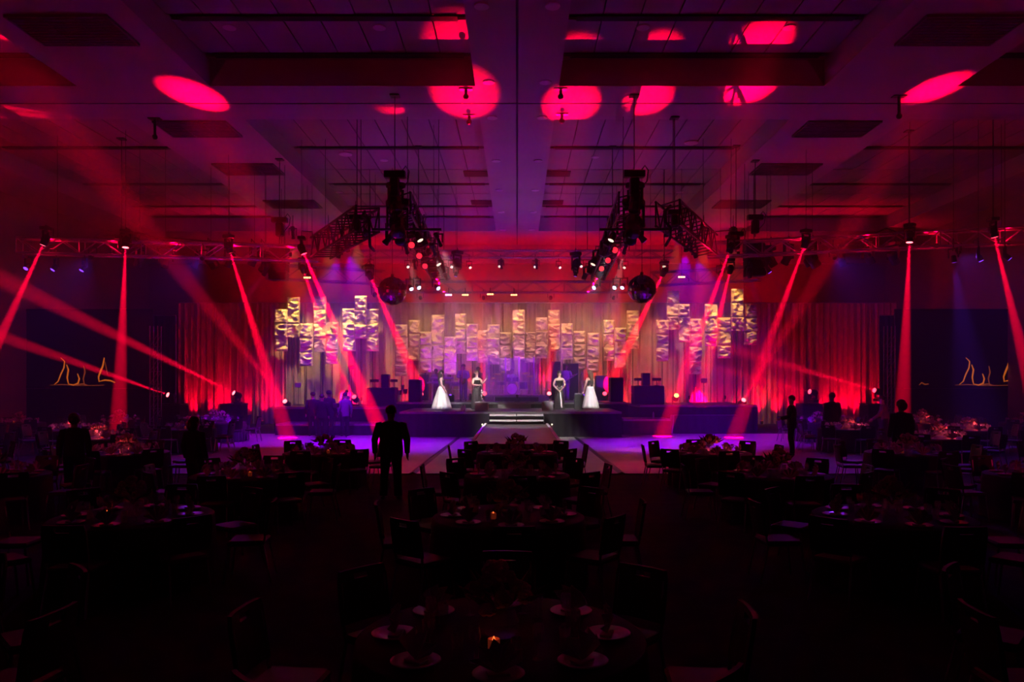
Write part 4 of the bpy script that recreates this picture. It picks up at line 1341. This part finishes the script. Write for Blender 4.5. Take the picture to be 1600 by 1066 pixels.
def person(label, loc, rz, h=1.75, skin='skin', hair='hair', hair_len=0, arms=None, legs=None, top='suit', sleeves=True, bottoms=True,
           bodice=None, skirt=None, group=None, lean=0.0, head_turn=0.0, shoulder=1.0, sit=False, dz=0.0):
    k = h / 1.75
    a = {'L': ((-.25, -.03, 1.13), (-.26, .05, .88)), 'R': ((.25, -.03, 1.13), (.26, .05, .88))}
    a.update(arms or {})
    g = {'L': ((-.1, .03, .5), (-.11, -.02, .08)), 'R': ((.1, .03, .5), (.11, -.02, .08))}
    if sit:
        g = {'L': ((-.15, .42, .93), (-.17, .45, .5)), 'R': ((.15, .42, .93), (.17, .45, .5))}
    g.update(legs or {})
    t = thing('person', label, 'person', loc, rz, group)
    B, E = [], []

    def N(co, r, par=None):
        B.append((Vector(co) * k + Vector((0, 0, dz)), r * k))
        if par is not None:
            E.append((par, len(B) - 1))
        return len(B) - 1
    pel = N((0, 0, .96), .125)
    bel = N((0, lean * .2, 1.1), .118, pel)
    che = N((0, lean * .5, 1.28), .135, bel)
    nb = N((0, lean * .8 - .01, 1.43), .07, che)
    nk = N((0, lean * .9, 1.5), .058, nb)
    jw = N((0, lean + .015, 1.575), .075, nk)
    fc = N((0, lean + .01, 1.645), .098, jw)
    cr = N((0, lean - .005, 1.705), .075, fc)
    ht = Matrix.Rotation(head_turn, 4, 'Z')
    tip = {}
    for s, sx in (('L', -1), ('R', 1)):
        sh = N((sx * .175 * shoulder, lean * .6 - .01, 1.39), .062, che)
        el = N(a[s][0], .046, sh)
        mid = (Vector(a[s][0]) * .5 + Vector(a[s][1]) * .5)
        fo = N(mid, .042, el)
        wr = N(a[s][1], .03, fo)
        d = (Vector(a[s][1]) - Vector(a[s][0])).normalized()
        pal = N(Vector(a[s][1]) + d * .07, .034, wr)
        side = d.cross(Vector((sx, .2, 0))).normalized()
        nrm = d.cross(side).normalized()
        for q in range(4):
            off = side * (-.027 + .018 * q)
            L_ = (.06, .068, .064, .05)[q]
            p0 = Vector(a[s][1]) + d * .085 + off
            f1 = N(p0 + d * L_ * .5, .0085, pal)
            N(p0 + d * L_ + nrm * .02 * (1 if nrm.y > 0 else -1), .0075, f1)
        th = N(Vector(a[s][1]) + d * .06 + side * -.05, .011, pal)
        N(Vector(a[s][1]) + d * .1 + side * -.06, .009, th)
        hp = N((sx * .085, 0, .9), .092, pel)
        kn = N(g[s][0], .06, hp)
        cal = N(Vector(g[s][0]) * .6 + Vector(g[s][1]) * .4 + Vector((0, -.02, 0)), .052, kn)
        an = N(g[s][1], .038, cal)
        to = N(Vector(g[s][1]) + Vector((sx * .02, .15, -.045)), .032, an)
    body = link('body', skin_mesh('body', B, E, M[skin], 1), t)
    # face details sit on the head
    hc = Vector((0, lean + .01, 1.645)) * k + Vector((0, 0, dz))
    def F_(v): return hc + (ht @ Vector(v)) * k
    for sx in (-1, 1):
        obj('eye', MB().ball(F_((sx * .034, .088, -.005)), .013 * k, 6, 4), M['eye'], body)
        obj('ear', MB().ball(F_((sx * .097, -.005, -.01)), (.014 * k, .024 * k, .034 * k), 6, 4), M[skin], body)
    obj('nose', MB().tube([F_((0, .09, .01)), F_((0, .118, -.035)), F_((0, .094, -.045))], [.009 * k, .017 * k, .012 * k], 6), M[skin], body)
    obj('mouth', MB().ball(F_((0, .086, -.066)), (.026 * k, .012 * k, .008 * k), 6, 4), M['lip'], body)
    # hair cap (and length)
    hb = MB()
    for j, (yy, zz, rx, ry_, rz_) in enumerate(((-.018, .03, .108, .106, .098),)):
        c = F_((0, yy, zz))
        hb.lathe([(max(.02, math.sin(math.pi * q / 8)), -math.cos(math.pi * q / 8)) for q in range(2 if hair_len else 3, 9)], 14,
                 Matrix.Translation(c) @ ht @ Matrix.Rotation(.35, 4, 'X') @ Matrix.Diagonal((rx * k, ry_ * k, rz_ * k, 1)))
    if hair_len:
        n = 5
        pts = [F_((0, -.05 - .012 * q, .05 - hair_len * q / n)) for q in range(n + 1)]
        hb.tube(pts, [.08 * k, .105 * k, .11 * k, .105 * k, .09 * k, .04 * k], 10)
    obj('hair', hb, M[hair], t, smooth=True)
    # clothes
    def V(co): return Vector(co) * k + Vector((0, 0, dz))
    if top:
        jb = MB()
        sec = [(.8, .185 * shoulder, .135), (.95, .19 * shoulder, .14), (1.1, .178 * shoulder, .132), (1.25, .2 * shoulder, .142), (1.36, .212 * shoulder, .13), (1.42, .18 * shoulder, .105), (1.47, .085, .075)]
        if sit:
            sec = sec[1:]
        n = 16
        base = len(jb.v)
        for z, rx, ry in sec:
            yo = lean * (z - .9) / .6 * .8
            for q in range(n):
                an = 2 * math.pi * q / n
                jb.v.append(tuple(V((rx * math.cos(an), yo + ry * math.sin(an), z))))
        for j in range(len(sec) - 1):
            for q in range(n):
                r2 = (q + 1) % n
                jb.f.append((base + j * n + q, base + j * n + r2, base + (j + 1) * n + r2, base + (j + 1) * n + q))
        if sleeves:
            for s, sx in (('L', -1), ('R', 1)):
                sh = Vector((sx * .185 * shoulder, lean * .6 - .01, 1.395))
                e_, w_ = Vector(a[s][0]), Vector(a[s][1])
                jb.tube([V(sh + Vector((-sx * .05, 0, .015))), V(sh), V(sh.lerp(e_, .5)), V(e_), V(e_.lerp(w_, .5)), V(e_.lerp(w_, .96))], [.05 * k, .078 * k, .073 * k, .064 * k, .058 * k, .05 * k], 10)
        obj('jacket' if sleeves else 'top', jb, M[top], t, smooth=True)
    if bottoms:
        tb = MB()
        for s, sx in (('L', -1), ('R', 1)):
            hp, kn, an_ = Vector((sx * .095, 0, .98)), Vector(g[s][0]), Vector(g[s][1])
            tb.tube([V(hp), V(Vector((sx * .095, 0, .88)).lerp(kn, .1)), V(Vector((sx * .092, 0, .9)).lerp(kn, .5)), V(kn), V(kn.lerp(an_, .5) + Vector((0, -.015, 0))), V(kn.lerp(an_, 1.02))], [.1 * k, .108 * k, .096 * k, .08 * k, .076 * k, .072 * k], 12)
            sh = MB()
            c = V(an_ + Vector((sx * .01, .07, -.045)))
            c.z = max(c.z, .036 * k)
            sh.ball(c, (.05 * k, .14 * k, .035 * k), 10, 6)
            obj('shoe', sh, M['black'], t)
        obj('trousers', tb, M[bottoms if isinstance(bottoms, str) else 'suit'], t, smooth=True)
    if bodice:
        obj('bodice', MB().lathe([(.115 * k, 1.0 * k), (.122 * k, 1.08 * k), (.142 * k, 1.2 * k), (.158 * k, 1.29 * k), (.15 * k, 1.325 * k), (.13 * k, 1.32 * k)], 16, None, None, 1.05, .98), M[bodice], t, smooth=True)
    if skirt:
        mm, wz, wr, hz_, hr, nf, amp, sh = skirt
        prof = []
        for q in range(9):
            u = q / 8
            prof.append((wr + (hr - wr) * (u ** 1.15) + .035 * math.sin(u * 3.1), wz + (hz_ - wz) * u))
        b = MB().lathe([(r * k, z * k) for r, z in prof], 48, None, lambda an, j: amp * (j / 8) * math.sin(an * nf + .6 * math.sin(an * 3)))
        b.v = [(v[0] + sh * max(0, (wz * k - v[2])) * .35, v[1], v[2]) for v in b.v]
        obj('skirt', b, M[mm], t, smooth=True)
    return t


F0 = Vector
# four women on the main stage (feet on the deck)
yS = 34.0
person('woman with long dark hair in a full pale silver skirt at the left, side on', (X(690, yS), yS, ZS + .003), R(-90), 1.74, hair_len=.5, top=None, bottoms=None, bodice='lace',
       skirt=('gown', 1.04, .14, .06, .44, 11, .07, 0), arms={'L': ((-.23, .02, 1.12), (-.22, .12, .88)), 'R': ((.23, .02, 1.12), (.2, .16, .88))})
t = person('short haired woman in strapless black dress holding a microphone up', (X(745, yS), yS, ZS + .003), R(-140), 1.74, hair='hair2', top=None, bottoms=None, bodice='suit',
           skirt=('lace', 1.04, .14, .04, .22, 7, .12, 0), arms={'R': ((.25, .02, 1.12), (.06, .22, 1.1)), 'L': ((-.25, .1, 1.16), (-.3, .3, 1.36))})
rf = MB()
for q in range(16):
    rr = random.Random(q)
    rf.ball((-.2 + rr.uniform(-.05, .05) + .008 * q, .12 + rr.uniform(-.05, .05), .85 - .045 * q), rr.uniform(.04, .065), 6, 4)
obj('ruffle', rf, M['fur'], t)
obj('microphone', MB().tube([(-.3, .36, 1.34), (-.3, .38, 1.52)], [.02, .032], 8), M['alu'], t)
t = person('dark haired woman in strapless black corset dress with hands clasped before her', (X(874, 33.6), 33.6, ZS + .003), R(180), 1.72, hair_len=.3, top=None, bottoms=None, bodice='suit',
           skirt=('lace', 1.04, .14, .3, .2, 7, .14, 0), arms={'L': ((-.27, .06, 1.12), (-.07, .2, .9)), 'R': ((.27, .06, 1.12), (.07, .2, .9))})
rf = MB()
for q in range(9):
    u = q / 8
    rf.tube([(-.12 + .03 * q, .17, .75 - .03 * (q % 3)), (-.16 + .042 * q, .22, .4), (-.2 + .05 * q, .2, .03)], [.012, .02, .03], 5)
obj('train', rf, M['lace'], t)
obj('skirt_lining', MB().tube([(-.03, .2, .8), (-.06, .21, .45), (-.1, .2, .12)], [.02, .04, .05], 6), M['fur'], t)
person('woman in a pale silver skirt turned away to the left, long brown hair', (X(922, yS), yS, ZS + .003), R(40), 1.74, hair='hair2', hair_len=.45, top=None, bottoms=None, bodice='lace',
       skirt=('gown', 1.04, .14, .08, .36, 11, .08, .15), arms={'L': ((-.23, .04, 1.12), (-.24, .14, .88)), 'R': ((.24, 0, 1.12), (.23, .08, .88))})
# band on the upper tier
t = person('musician in dark suit playing a saxophone on the upper tier', (X(724, 38.2), 38.2, ZT + .003), R(180), 1.84, 'skin2', arms={'R': ((.27, .05, 1.15), (.12, .26, 1.12)), 'L': ((-.27, .05, 1.15), (-.02, .28, .95))}, top='blue', bottoms='blue')
obj('saxophone', MB().tube([(0, .12, 1.66), (0, .2, 1.66), (.03, .27, 1.45), (.06, .3, 1.0), (.02, .34, .86), (-.08, .4, .95), (-.1, .42, 1.12)], [.012, .014, .02, .035, .045, .06, .1], 10), M['brass'], t)
person('keyboard player in dark clothes behind the two tier keyboard', (X(681, 39.3), 39.3, ZT + .003), R(180), 1.62, 'skin2', arms={'L': ((-.27, .08, 1.12), (-.2, .36, 1.05)), 'R': ((.27, .08, 1.12), (.2, .36, 1.05))}, top='blue', bottoms='blue')
person('backing singer in long dark coat behind the raised microphone', (-2.0, 39.3, ZT + .003), R(170), 1.72, 'skin2', arms={'L': ((-.25, .05, 1.15), (-.08, .28, 1.32))}, top='suit', bottoms=True)
person('drummer seated behind the drum kit inside the clear shield', (dx, dy + .72, ZR + .002), R(180), 1.72, 'skin2', sit=True, dz=-.38, arms={'L': ((-.3, .15, 1.12), (-.3, .4, 1.1)), 'R': ((.3, .15, 1.12), (.3, .4, 1.15))}, top='blue', bottoms='blue')
t = person('guitarist in dark clothes holding an electric guitar, neck raised to the right', (X(884, 39.0), 39.0, ZT + .003), R(170), 1.84, 'skin2', arms={'R': ((.28, .0, 1.15), (.1, .22, 1.02)), 'L': ((-.3, .1, 1.15), (-.42, .24, 1.22))}, top='blue', bottoms='blue')
gt = obj('guitar', MB().lathe([(.005, -.03), (.19, -.03), (.19, .03), (.005, .03)], 14, Matrix.Translation((.08, .22, .98)) @ Matrix.Rotation(math.pi / 2, 4, 'X') @ Matrix.Diagonal((1.2, 1, 1, 1))), M['drum'], t)
obj('guitar_neck', MB().tube([(.0, .25, 1.0), (-.42, .27, 1.24), (-.62, .27, 1.36)], [.03, .028, .035], 8), M['blue'], gt)
# people by the left platform
person('camera operator in black standing with a tripod before the left platform', (X(503, 31.5), 31.5, .031), R(10), 1.78, top='suit')
t = thing('camera_tripod', 'video camera on a tall tripod beside the operator at left', 'camera', (X(525, 31.6), 31.6, .031))
for q in range(3):
    an = q * 2.09 + .5
    obj('leg', MB().tube([(math.cos(an) * .45, math.sin(an) * .35, 0), (0, 0, 1.15)], .02), M['black'], t)
obj('camera_body', MB().box((-.09, -.22, 1.22), (.09, .22, 1.42), .02).tube([(0, .22, 1.32), (0, .36, 1.32)], .06, 8).tube([(0, 0, 1.14), (0, 0, 1.24)], .03), M['plastic'], t)
for i, (px, hgt, lb, sk, tp, rz) in enumerate(((489, 1.86, 'man in a dark suit, leftmost of the group at the left platform', 'skin', 'suit', 20), (514, 1.92, 'tall man in black beside the tripod, arms folded low', 'skin2', 'suit', -10),
                                              (539, 1.84, 'man in dusky shirt right of the tripod', 'skin', 'blue', 30))):
    person(lb, (X(px, 32.5), 32.5, .031), R(rz), hgt, sk, top=tp)
person('person in violet lit shirt with raised hands by the left floor lamp', (X(545, 34.95) , 34.5, .522), R(150), 1.42, 'skin', hair='hair2', arms={'L': ((-.26, .06, 1.12), (-.1, .22, 1.42)), 'R': ((.26, .06, 1.12), (.1, .22, 1.4))}, top='linen', bottoms=True)
# silhouettes among the tables
person('tall man in a black suit seen from behind, standing in the centre aisle', (X(611, 15.2), 15.2, .002), R(4), 1.84, 'skin2', top='suit', shoulder=1.18, arms={'L': ((-.3, -.04, 1.12), (-.3, .04, .86)), 'R': ((.3, -.04, 1.12), (.3, .04, .86))}, legs={'L': ((-.12, .03, .5), (-.14, -.02, .08)), 'R': ((.12, .0, .5), (.14, -.06, .08))})
person('dark standing figure among the far left tables beside a lit centrepiece', (X(116, 15.0), 15.0, .002), R(30), 1.7, 'skin2', hair_len=.15, top='suit')
person('dark standing woman among the left tables, third figure from the stage', (X(304, 15.0), 15.0, .002), R(-20), 1.64, 'skin2', hair_len=.25, top='suit')
person('man in a dark suit facing left by the right edge of the dance floor', (X(1237, 24.0), 24.0, .031), R(70), 1.86, 'skin', top='suit', arms={'L': ((-.24, .08, 1.14), (-.16, .3, 1.08))})
person('broad man in dark suit seen from behind before the right red drapes', (X(1300, 27.3), 27.3, .002), R(10), 1.92, 'skin2', top='suit', shoulder=1.2)
person('woman in black seen from behind among the right tables', (X(1408, 19.25), 19.25, .002), R(0), 1.86, 'skin2', hair_len=.18, top='suit')
person('server in dusky shirt bending over a table near the right drapes', (X(1384, 27.6), 27.6, .002), R(60), 1.8, 'skin', top='blue', lean=.12, arms={'L': ((-.26, .2, 1.1), (-.2, .4, .95)), 'R': ((.26, .2, 1.1), (.2, .42, .95))})

# ------------------------------------------------------------------ banquet tables, chairs, settings
rows = [  # row name, Y, x positions
    ('first row from the camera', 4.75, (-4.4, -.1, 4.4)),
    ('second row from the camera', 9.0, (-4.5, -.1, 4.4)),
    ('third row from the camera', 13.0, (-8.9, -4.6, 0, 4.4, 8.9)),
    ('fourth row from the camera', 17.1, (-13.0, -8.7, -4.3, 0, 4.3, 8.7, 13.0)),
    ('fifth row from the camera', 21.3, (-15.7, -11.6, 11.7, 15.8)),
    ('sixth row from the camera', 25.4, (-18.6, -14.7, -10.9, 10.9, 14.9, 18.9)),
    ('seventh row from the camera', 29.6, (-19.2, -15.3, -11.4, 11.6, 15.6, 19.6)),
    ('eighth row from the camera', 32.9 - .3, (-16.9, -12.9, 13.2, 17.2))]


def in_frame(x, y, z, pad=110):
    if y < .5:
        return False
    px, py = CX + F * x / y, CY - F * (z - CAMZ) / y
    return -pad < px < 1600 + pad and py < 1066 + pad


# chair prototype: sitter faces +Y
def plate(xs, zs, skip, yf, th):
    b = MB()
    nx, nz = len(xs) - 1, len(zs) - 1
    idx = {}
    for s in (0, 1):
        for j, z in enumerate(zs):
            for i, x in enumerate(xs):
                idx[(s, i, j)] = len(b.v)
                b.v.append((x * (1 - .10 * max(0, (z - .84)) / .1 * (1 if abs(x) > .2 else 0)), yf(x, z) + (th if s else 0), z))
    solid = lambda i, j: 0 <= i < nx and 0 <= j < nz and (i, j) not in skip
    for j in range(nz):
        for i in range(nx):
            if not solid(i, j):
                continue
            q = [idx[(0, i, j)], idx[(0, i + 1, j)], idx[(0, i + 1, j + 1)], idx[(0, i, j + 1)]]
            r = [idx[(1, i, j)], idx[(1, i + 1, j)], idx[(1, i + 1, j + 1)], idx[(1, i, j + 1)]]
            b.f += [tuple(q), tuple(reversed(r))]
            for (di, dj, e) in ((0, -1, (0, 1)), (1, 0, (1, 2)), (0, 1, (2, 3)), (-1, 0, (3, 0))):
                if not solid(i + di, j + dj):
                    b.f.append((q[e[1]], q[e[0]], r[e[0]], r[e[1]]))
    return b


chair0 = thing('banquet_chair', '', 'chair', (0, 0, 0))
obj('seat', MB().box((-.22, -.2, .42), (.22, .22, .48), .02), M['chairfab'], chair0)
obj('backrest', plate([-.22, -.15, -.07, .07, .15, .22], [.54, .68, .80, .845, .885, .92], {(2, 3)}, lambda x, z: -.24 - .16 * (z - .54) + .5 * x * x, .028), M['chairfab'], chair0)
for sx in (-1, 1):
    obj('leg', MB().tube([(sx * .2, .2, .43), (sx * .22, .25, 0)], .013, 5), M['alu'], chair0)
    obj('leg', MB().tube([(sx * .2, -.18, .43), (sx * .22, -.27, 0)], .013, 5), M['alu'], chair0)
    obj('back_post', MB().tube([(sx * .2, -.19, .44), (sx * .205, -.205, .55), (sx * .195, -.25, .84)], .013, 5), M['alu'], chair0)
remember(chair0)
# table prototype
table0 = thing('round_table', '', 'table', (0, 0, 0))
obj('tabletop', MB().lathe([(.02, .7), (.86, .7), (.86, .735), (.02, .735)], 24), M['grey'], table0)
obj('pedestal', MB().lathe([(.32, .0), (.3, .04), (.05, .08), (.05, .68), (.2, .7)], 12), M['black'], table0)
remember(table0)
cl = MB()
prof = [(.02, .748), (.6, .748), (.875, .748), (.89, .738), (.9, .66), (.91, .4), (.925, .2), (.935, .02)]
cl.lathe(prof, 64, None, lambda an, j: (.028 * max(0, (j - 3)) / 4) * math.sin(an * 13 + .8 * math.sin(an * 4)), cap1=False)
cl_me = cl.mesh('tablecloth', M['cloth'], True)
# settings
napkin_me = None
nb_ = MB()
nn = 9
vs = [(0, 0, .004)]
for q in range(nn + 1):
    an = math.pi * (.12 + .76 * q / nn)
    rr = .15 + (.02 if q % 2 else -.012)
    vs.append((math.cos(an) * rr, (.02 if q % 2 else -.02), .02 + math.sin(an) * rr))
m_ = len(vs)
vs2 = [(v[0], v[1] + .006, v[2]) for v in vs]
fs = []
for q in range(1, nn + 1):
    fs += [(0, q, q + 1), (m_, m_ + q + 1, m_ + q), (q, m_ + q, m_ + q + 1, q + 1)]
fs += [(0, m_, m_ + 1, 1), (0, nn + 1, m_ + nn + 1, m_)]
nb_.add(vs + vs2, fs)
nb_.box((-.06, -.03, 0), (.06, .04, .012))
napkin_me = nb_.mesh('folded_napkin', M['linen'])
plate_me = MB().lathe([(.02, 0), (.08, .0), (.145, .018), (.14, .022), (.08, .006), (.02, .006)], 20).mesh('dinner_plate', M['china'], True)
wine_me = MB().lathe([(.034, 0), (.036, .003), (.006, .008), (.005, .09), (.028, .11), (.037, .15), (.03, .2), (.028, .2), (.035, .15), (.026, .113), (.003, .1)], 12).mesh('wine_glass', M['glass'], True)
tumb_me = MB().lathe([(.03, 0), (.036, .13), (.034, .13), (.028, .006), (.004, .006)], 12).mesh('water_glass', M['glass'], True)


def bouquet_parts(seed, near):
    r_ = random.Random(seed)
    t = thing('flower_centerpiece', '', 'flowers', (0, 0, 0))
    obj('vase', MB().lathe([(.07, 0), (.09, .02), (.1, .08), (.075, .15), (.085, .17), (.07, .17), (.06, .14)], 14), M['glass'], t)
    def blossom(r):
        b = MB()
        for ring, (n, rr, zz) in enumerate(((6, 1.0, 0), (5, .65, .35), (3, .32, .6))):
            for q in range(n):
                an = 6.283 * q / n + ring * .5
                c = Vector((math.cos(an) * r * rr * .55, math.sin(an) * r * rr * .55, zz * r))
                b.ball(c, (r * .42, r * .42, r * .34), 6, 4)
        return b
    fm = [blossom(.05).mesh('blossom', M['petal']), blossom(.065).mesh('blossom', M['petal'])]
    lm = MB().add([(0, 0, 0), (.025, .05, .01), (0, .15, .03), (-.025, .05, .01), (0, .06, -.012), (0, .06, .02)], [(0, 1, 5), (1, 2, 5), (2, 3, 5), (3, 0, 5), (0, 4, 1), (1, 4, 2), (2, 4, 3), (3, 4, 0)]).mesh('leaf', M['leaf'])
    allb = MB()
    for q in range(13):
        u = q / 12
        an = q * 2.4
        rad = .17 * math.sqrt(u)
        p = Vector((math.cos(an) * rad, math.sin(an) * rad, .32 - .16 * u + r_.uniform(-.02, .05)))
        if near:
            o = link('blossom', fm[q % 2], t, p, (r_.uniform(-.5, .5), r_.uniform(-.5, .5), r_.uniform(0, 6)))
        else:
            bb = blossom(.05 + .015 * (q % 2))
            allb.add([Vector(v) + p for v in bb.v], bb.f)
    st = MB()
    for q in range(9):
        an = q * .7
        st.tube([(0, 0, .12), (math.cos(an) * .12, math.sin(an) * .12, .24)], .006, 4)
    obj('stems', st, M['leaf'], t)
    for q in range(9):
        an = q * .698 + r_.uniform(-.2, .2)
        link('leaf', lm, t, (math.cos(an) * .1, math.sin(an) * .1, .2), (r_.uniform(-.1, .9), 0, an - 1.57), (1.2,) * 3)
    if not near:
        obj('blossoms', allb, M['petal'], t)
    return remember(t)


bq = [bouquet_parts(1, True), bouquet_parts(2, True), bouquet_parts(3, False), bouquet_parts(4, False)]
votive0 = thing('votive_candle', '', 'candle', (0, 0, 0))
obj('holder', MB().lathe([(.028, 0), (.034, .01), (.036, .07), (.033, .07), (.03, .012), (.004, .012)], 12), M['wax'], votive0)
obj('flame', MB().lathe([(.003, .03), (.012, .045), (.009, .065), (.002, .085)], 8), M['candle'], votive0)
remember(votive0)
used = set()


def place(proto, label, loc, rz=0.0, group=None, scale=None):
    if proto.name not in used:
        used.add(proto.name)
        proto.location = loc
        proto.rotation_euler = (0, 0, rz)
        proto['label'] = label
        if group:
            proto['group'] = group
        if scale:
            proto.scale = (scale,) * 3
        return proto
    return dup(proto, label, loc, rz, group, scale)


def single(name, me, label, cat, loc, rz, group):
    o = link(name, me, None, loc, (0, 0, rz))
    return tag(o, label, cat, group)


DIR8 = ['stage side', 'stage right corner', 'right side', 'near right corner', 'camera side', 'near left corner', 'left side', 'stage left corner']
COLN = {3: ('left', 'centre', 'right'), 5: ('far left', 'left', 'centre', 'right', 'far right'), 7: ('outermost left', 'far left', 'left', 'centre', 'right', 'far right', 'outermost right'),
        4: ('outer left', 'inner left', 'inner right', 'outer right'), 6: ('outer left', 'middle left', 'inner left', 'inner right', 'middle right', 'outer right')}
glow = {(3, 1): .5, (5, 1): 2.2, (4, 1): 2.2, (4, 2): 2.4, (5, 4): 2.4, (5, 3): 2.0, (6, 4): 1.2, (3, 4): .5, (4, 0): 1.0}
nchair = nnap = 0
rnd = random.Random(77)
for ri, (rn, y, xs_) in enumerate(rows):
    for ci, x in enumerate(xs_):
        cn = COLN[len(xs_)][ci]
        ph = '%s %s table' % (rn.replace(' from the camera', ''), cn)
        zf = .031 if abs(x) < 12.6 and y > 19.2 else .001
        place(table0, 'round banquet table hidden under dark cloth, %s' % ph, (x, y, zf))
        single('tablecloth', cl_me, 'dark floor length tablecloth on the %s' % ph, 'tablecloth', (x, y, zf + .001), rnd.uniform(0, 6), None)
        zt = zf + .751
        a0 = rnd.uniform(-.12, .12)
        for q in range(8):
            an = math.pi / 2 - q * math.pi / 4 + a0 * .5
            rr = 1.25 + rnd.uniform(-.02, .1)
            cx_, cy_ = x + math.cos(an) * rr, y + math.sin(an) * rr
            d8 = DIR8[q]
            if in_frame(cx_, cy_, .9) and not (ri == 7 and q in (7, 0, 1)) and not (ri >= 5 and q in (0,) and ci in (0, len(xs_) - 1)):
                clear = all(math.hypot(cx_ - px_, cy_ - py_) > .5 for px_, py_ in ((X(611, 15.2), 15.2), (X(116, 15), 15.0), (X(304, 15), 15.0), (X(1237, 24), 24), (X(1300, 27.3), 27.3), (X(1408, 19.25), 19.25), (X(1384, 27.6), 27.6)))
                if clear:
                    nchair += 1
                    place(chair0, 'black chair at the %s of the %s' % (d8, ph), (cx_, cy_, zf), an + math.pi / 2 + rnd.uniform(-.12, .12))
            sx_, sy_ = x + math.cos(an) * .66, y + math.sin(an) * .66
            if in_frame(sx_, sy_, .8):
                if ri <= 3:
                    single('dinner_plate', plate_me, 'white dinner plate at the %s of the %s' % (d8, ph), 'plate', (sx_, sy_, zt), 0, None)
                if not (ri >= 4 and q == 0 and nnap > 285):
                    nnap += 1
                    nx_, ny_ = (sx_, sy_) if ri > 3 else (sx_, sy_)
                    single('folded_napkin', napkin_me, 'pale fan folded napkin at the %s of the %s' % (d8, ph), 'napkin', (nx_, ny_, zt + (.008 if ri <= 3 else .001)), an + math.pi / 2 + rnd.uniform(-.3, .3), None)
                if ri <= 5:
                    g1 = an - .3
                    single('wine_glass', wine_me, 'stemmed wine glass at the %s of the %s' % (d8, ph), 'glass', (x + math.cos(g1) * .47, y + math.sin(g1) * .47, zt), 0, None)
                if ri <= 3:
                    g2 = an + .22
                    single('tumbler', tumb_me, 'straight water glass at the %s of the %s' % (d8, ph), 'glass', (x + math.cos(g2) * .45, y + math.sin(g2) * .45, zt), 0, None)
        if in_frame(x, y, 1.0, 40):
            place(bq[(ri + ci) % 2 if ri <= 2 else 2 + (ri + ci) % 2], 'leafy flower centrepiece in the middle of the %s' % ph, (x, y, zt), rnd.uniform(0, 6), None, 1.15)
        for q in range(1):
            an = rnd.uniform(3.6, 5.8) if q == 0 else rnd.uniform(0, 6.28)
            vx, vy = x + math.cos(an) * (.27 + .03 * q), y + math.sin(an) * (.27 + .03 * q)
            if in_frame(vx, vy, .8):
                place(votive0, '%s candle glass on the %s' % (('glowing red votive', 'second red votive')[q], ph), (vx, vy, zt), 0)
        if (ri, ci) in glow:
            pl = light('POINT', (x + .12, y - .33, zt + .16), (x, y, 0), 2.6 * glow[(ri, ci)], (1, .07, .1), None, shadow_soft_size=.03)
print('chairs', nchair, 'napkins', nnap)
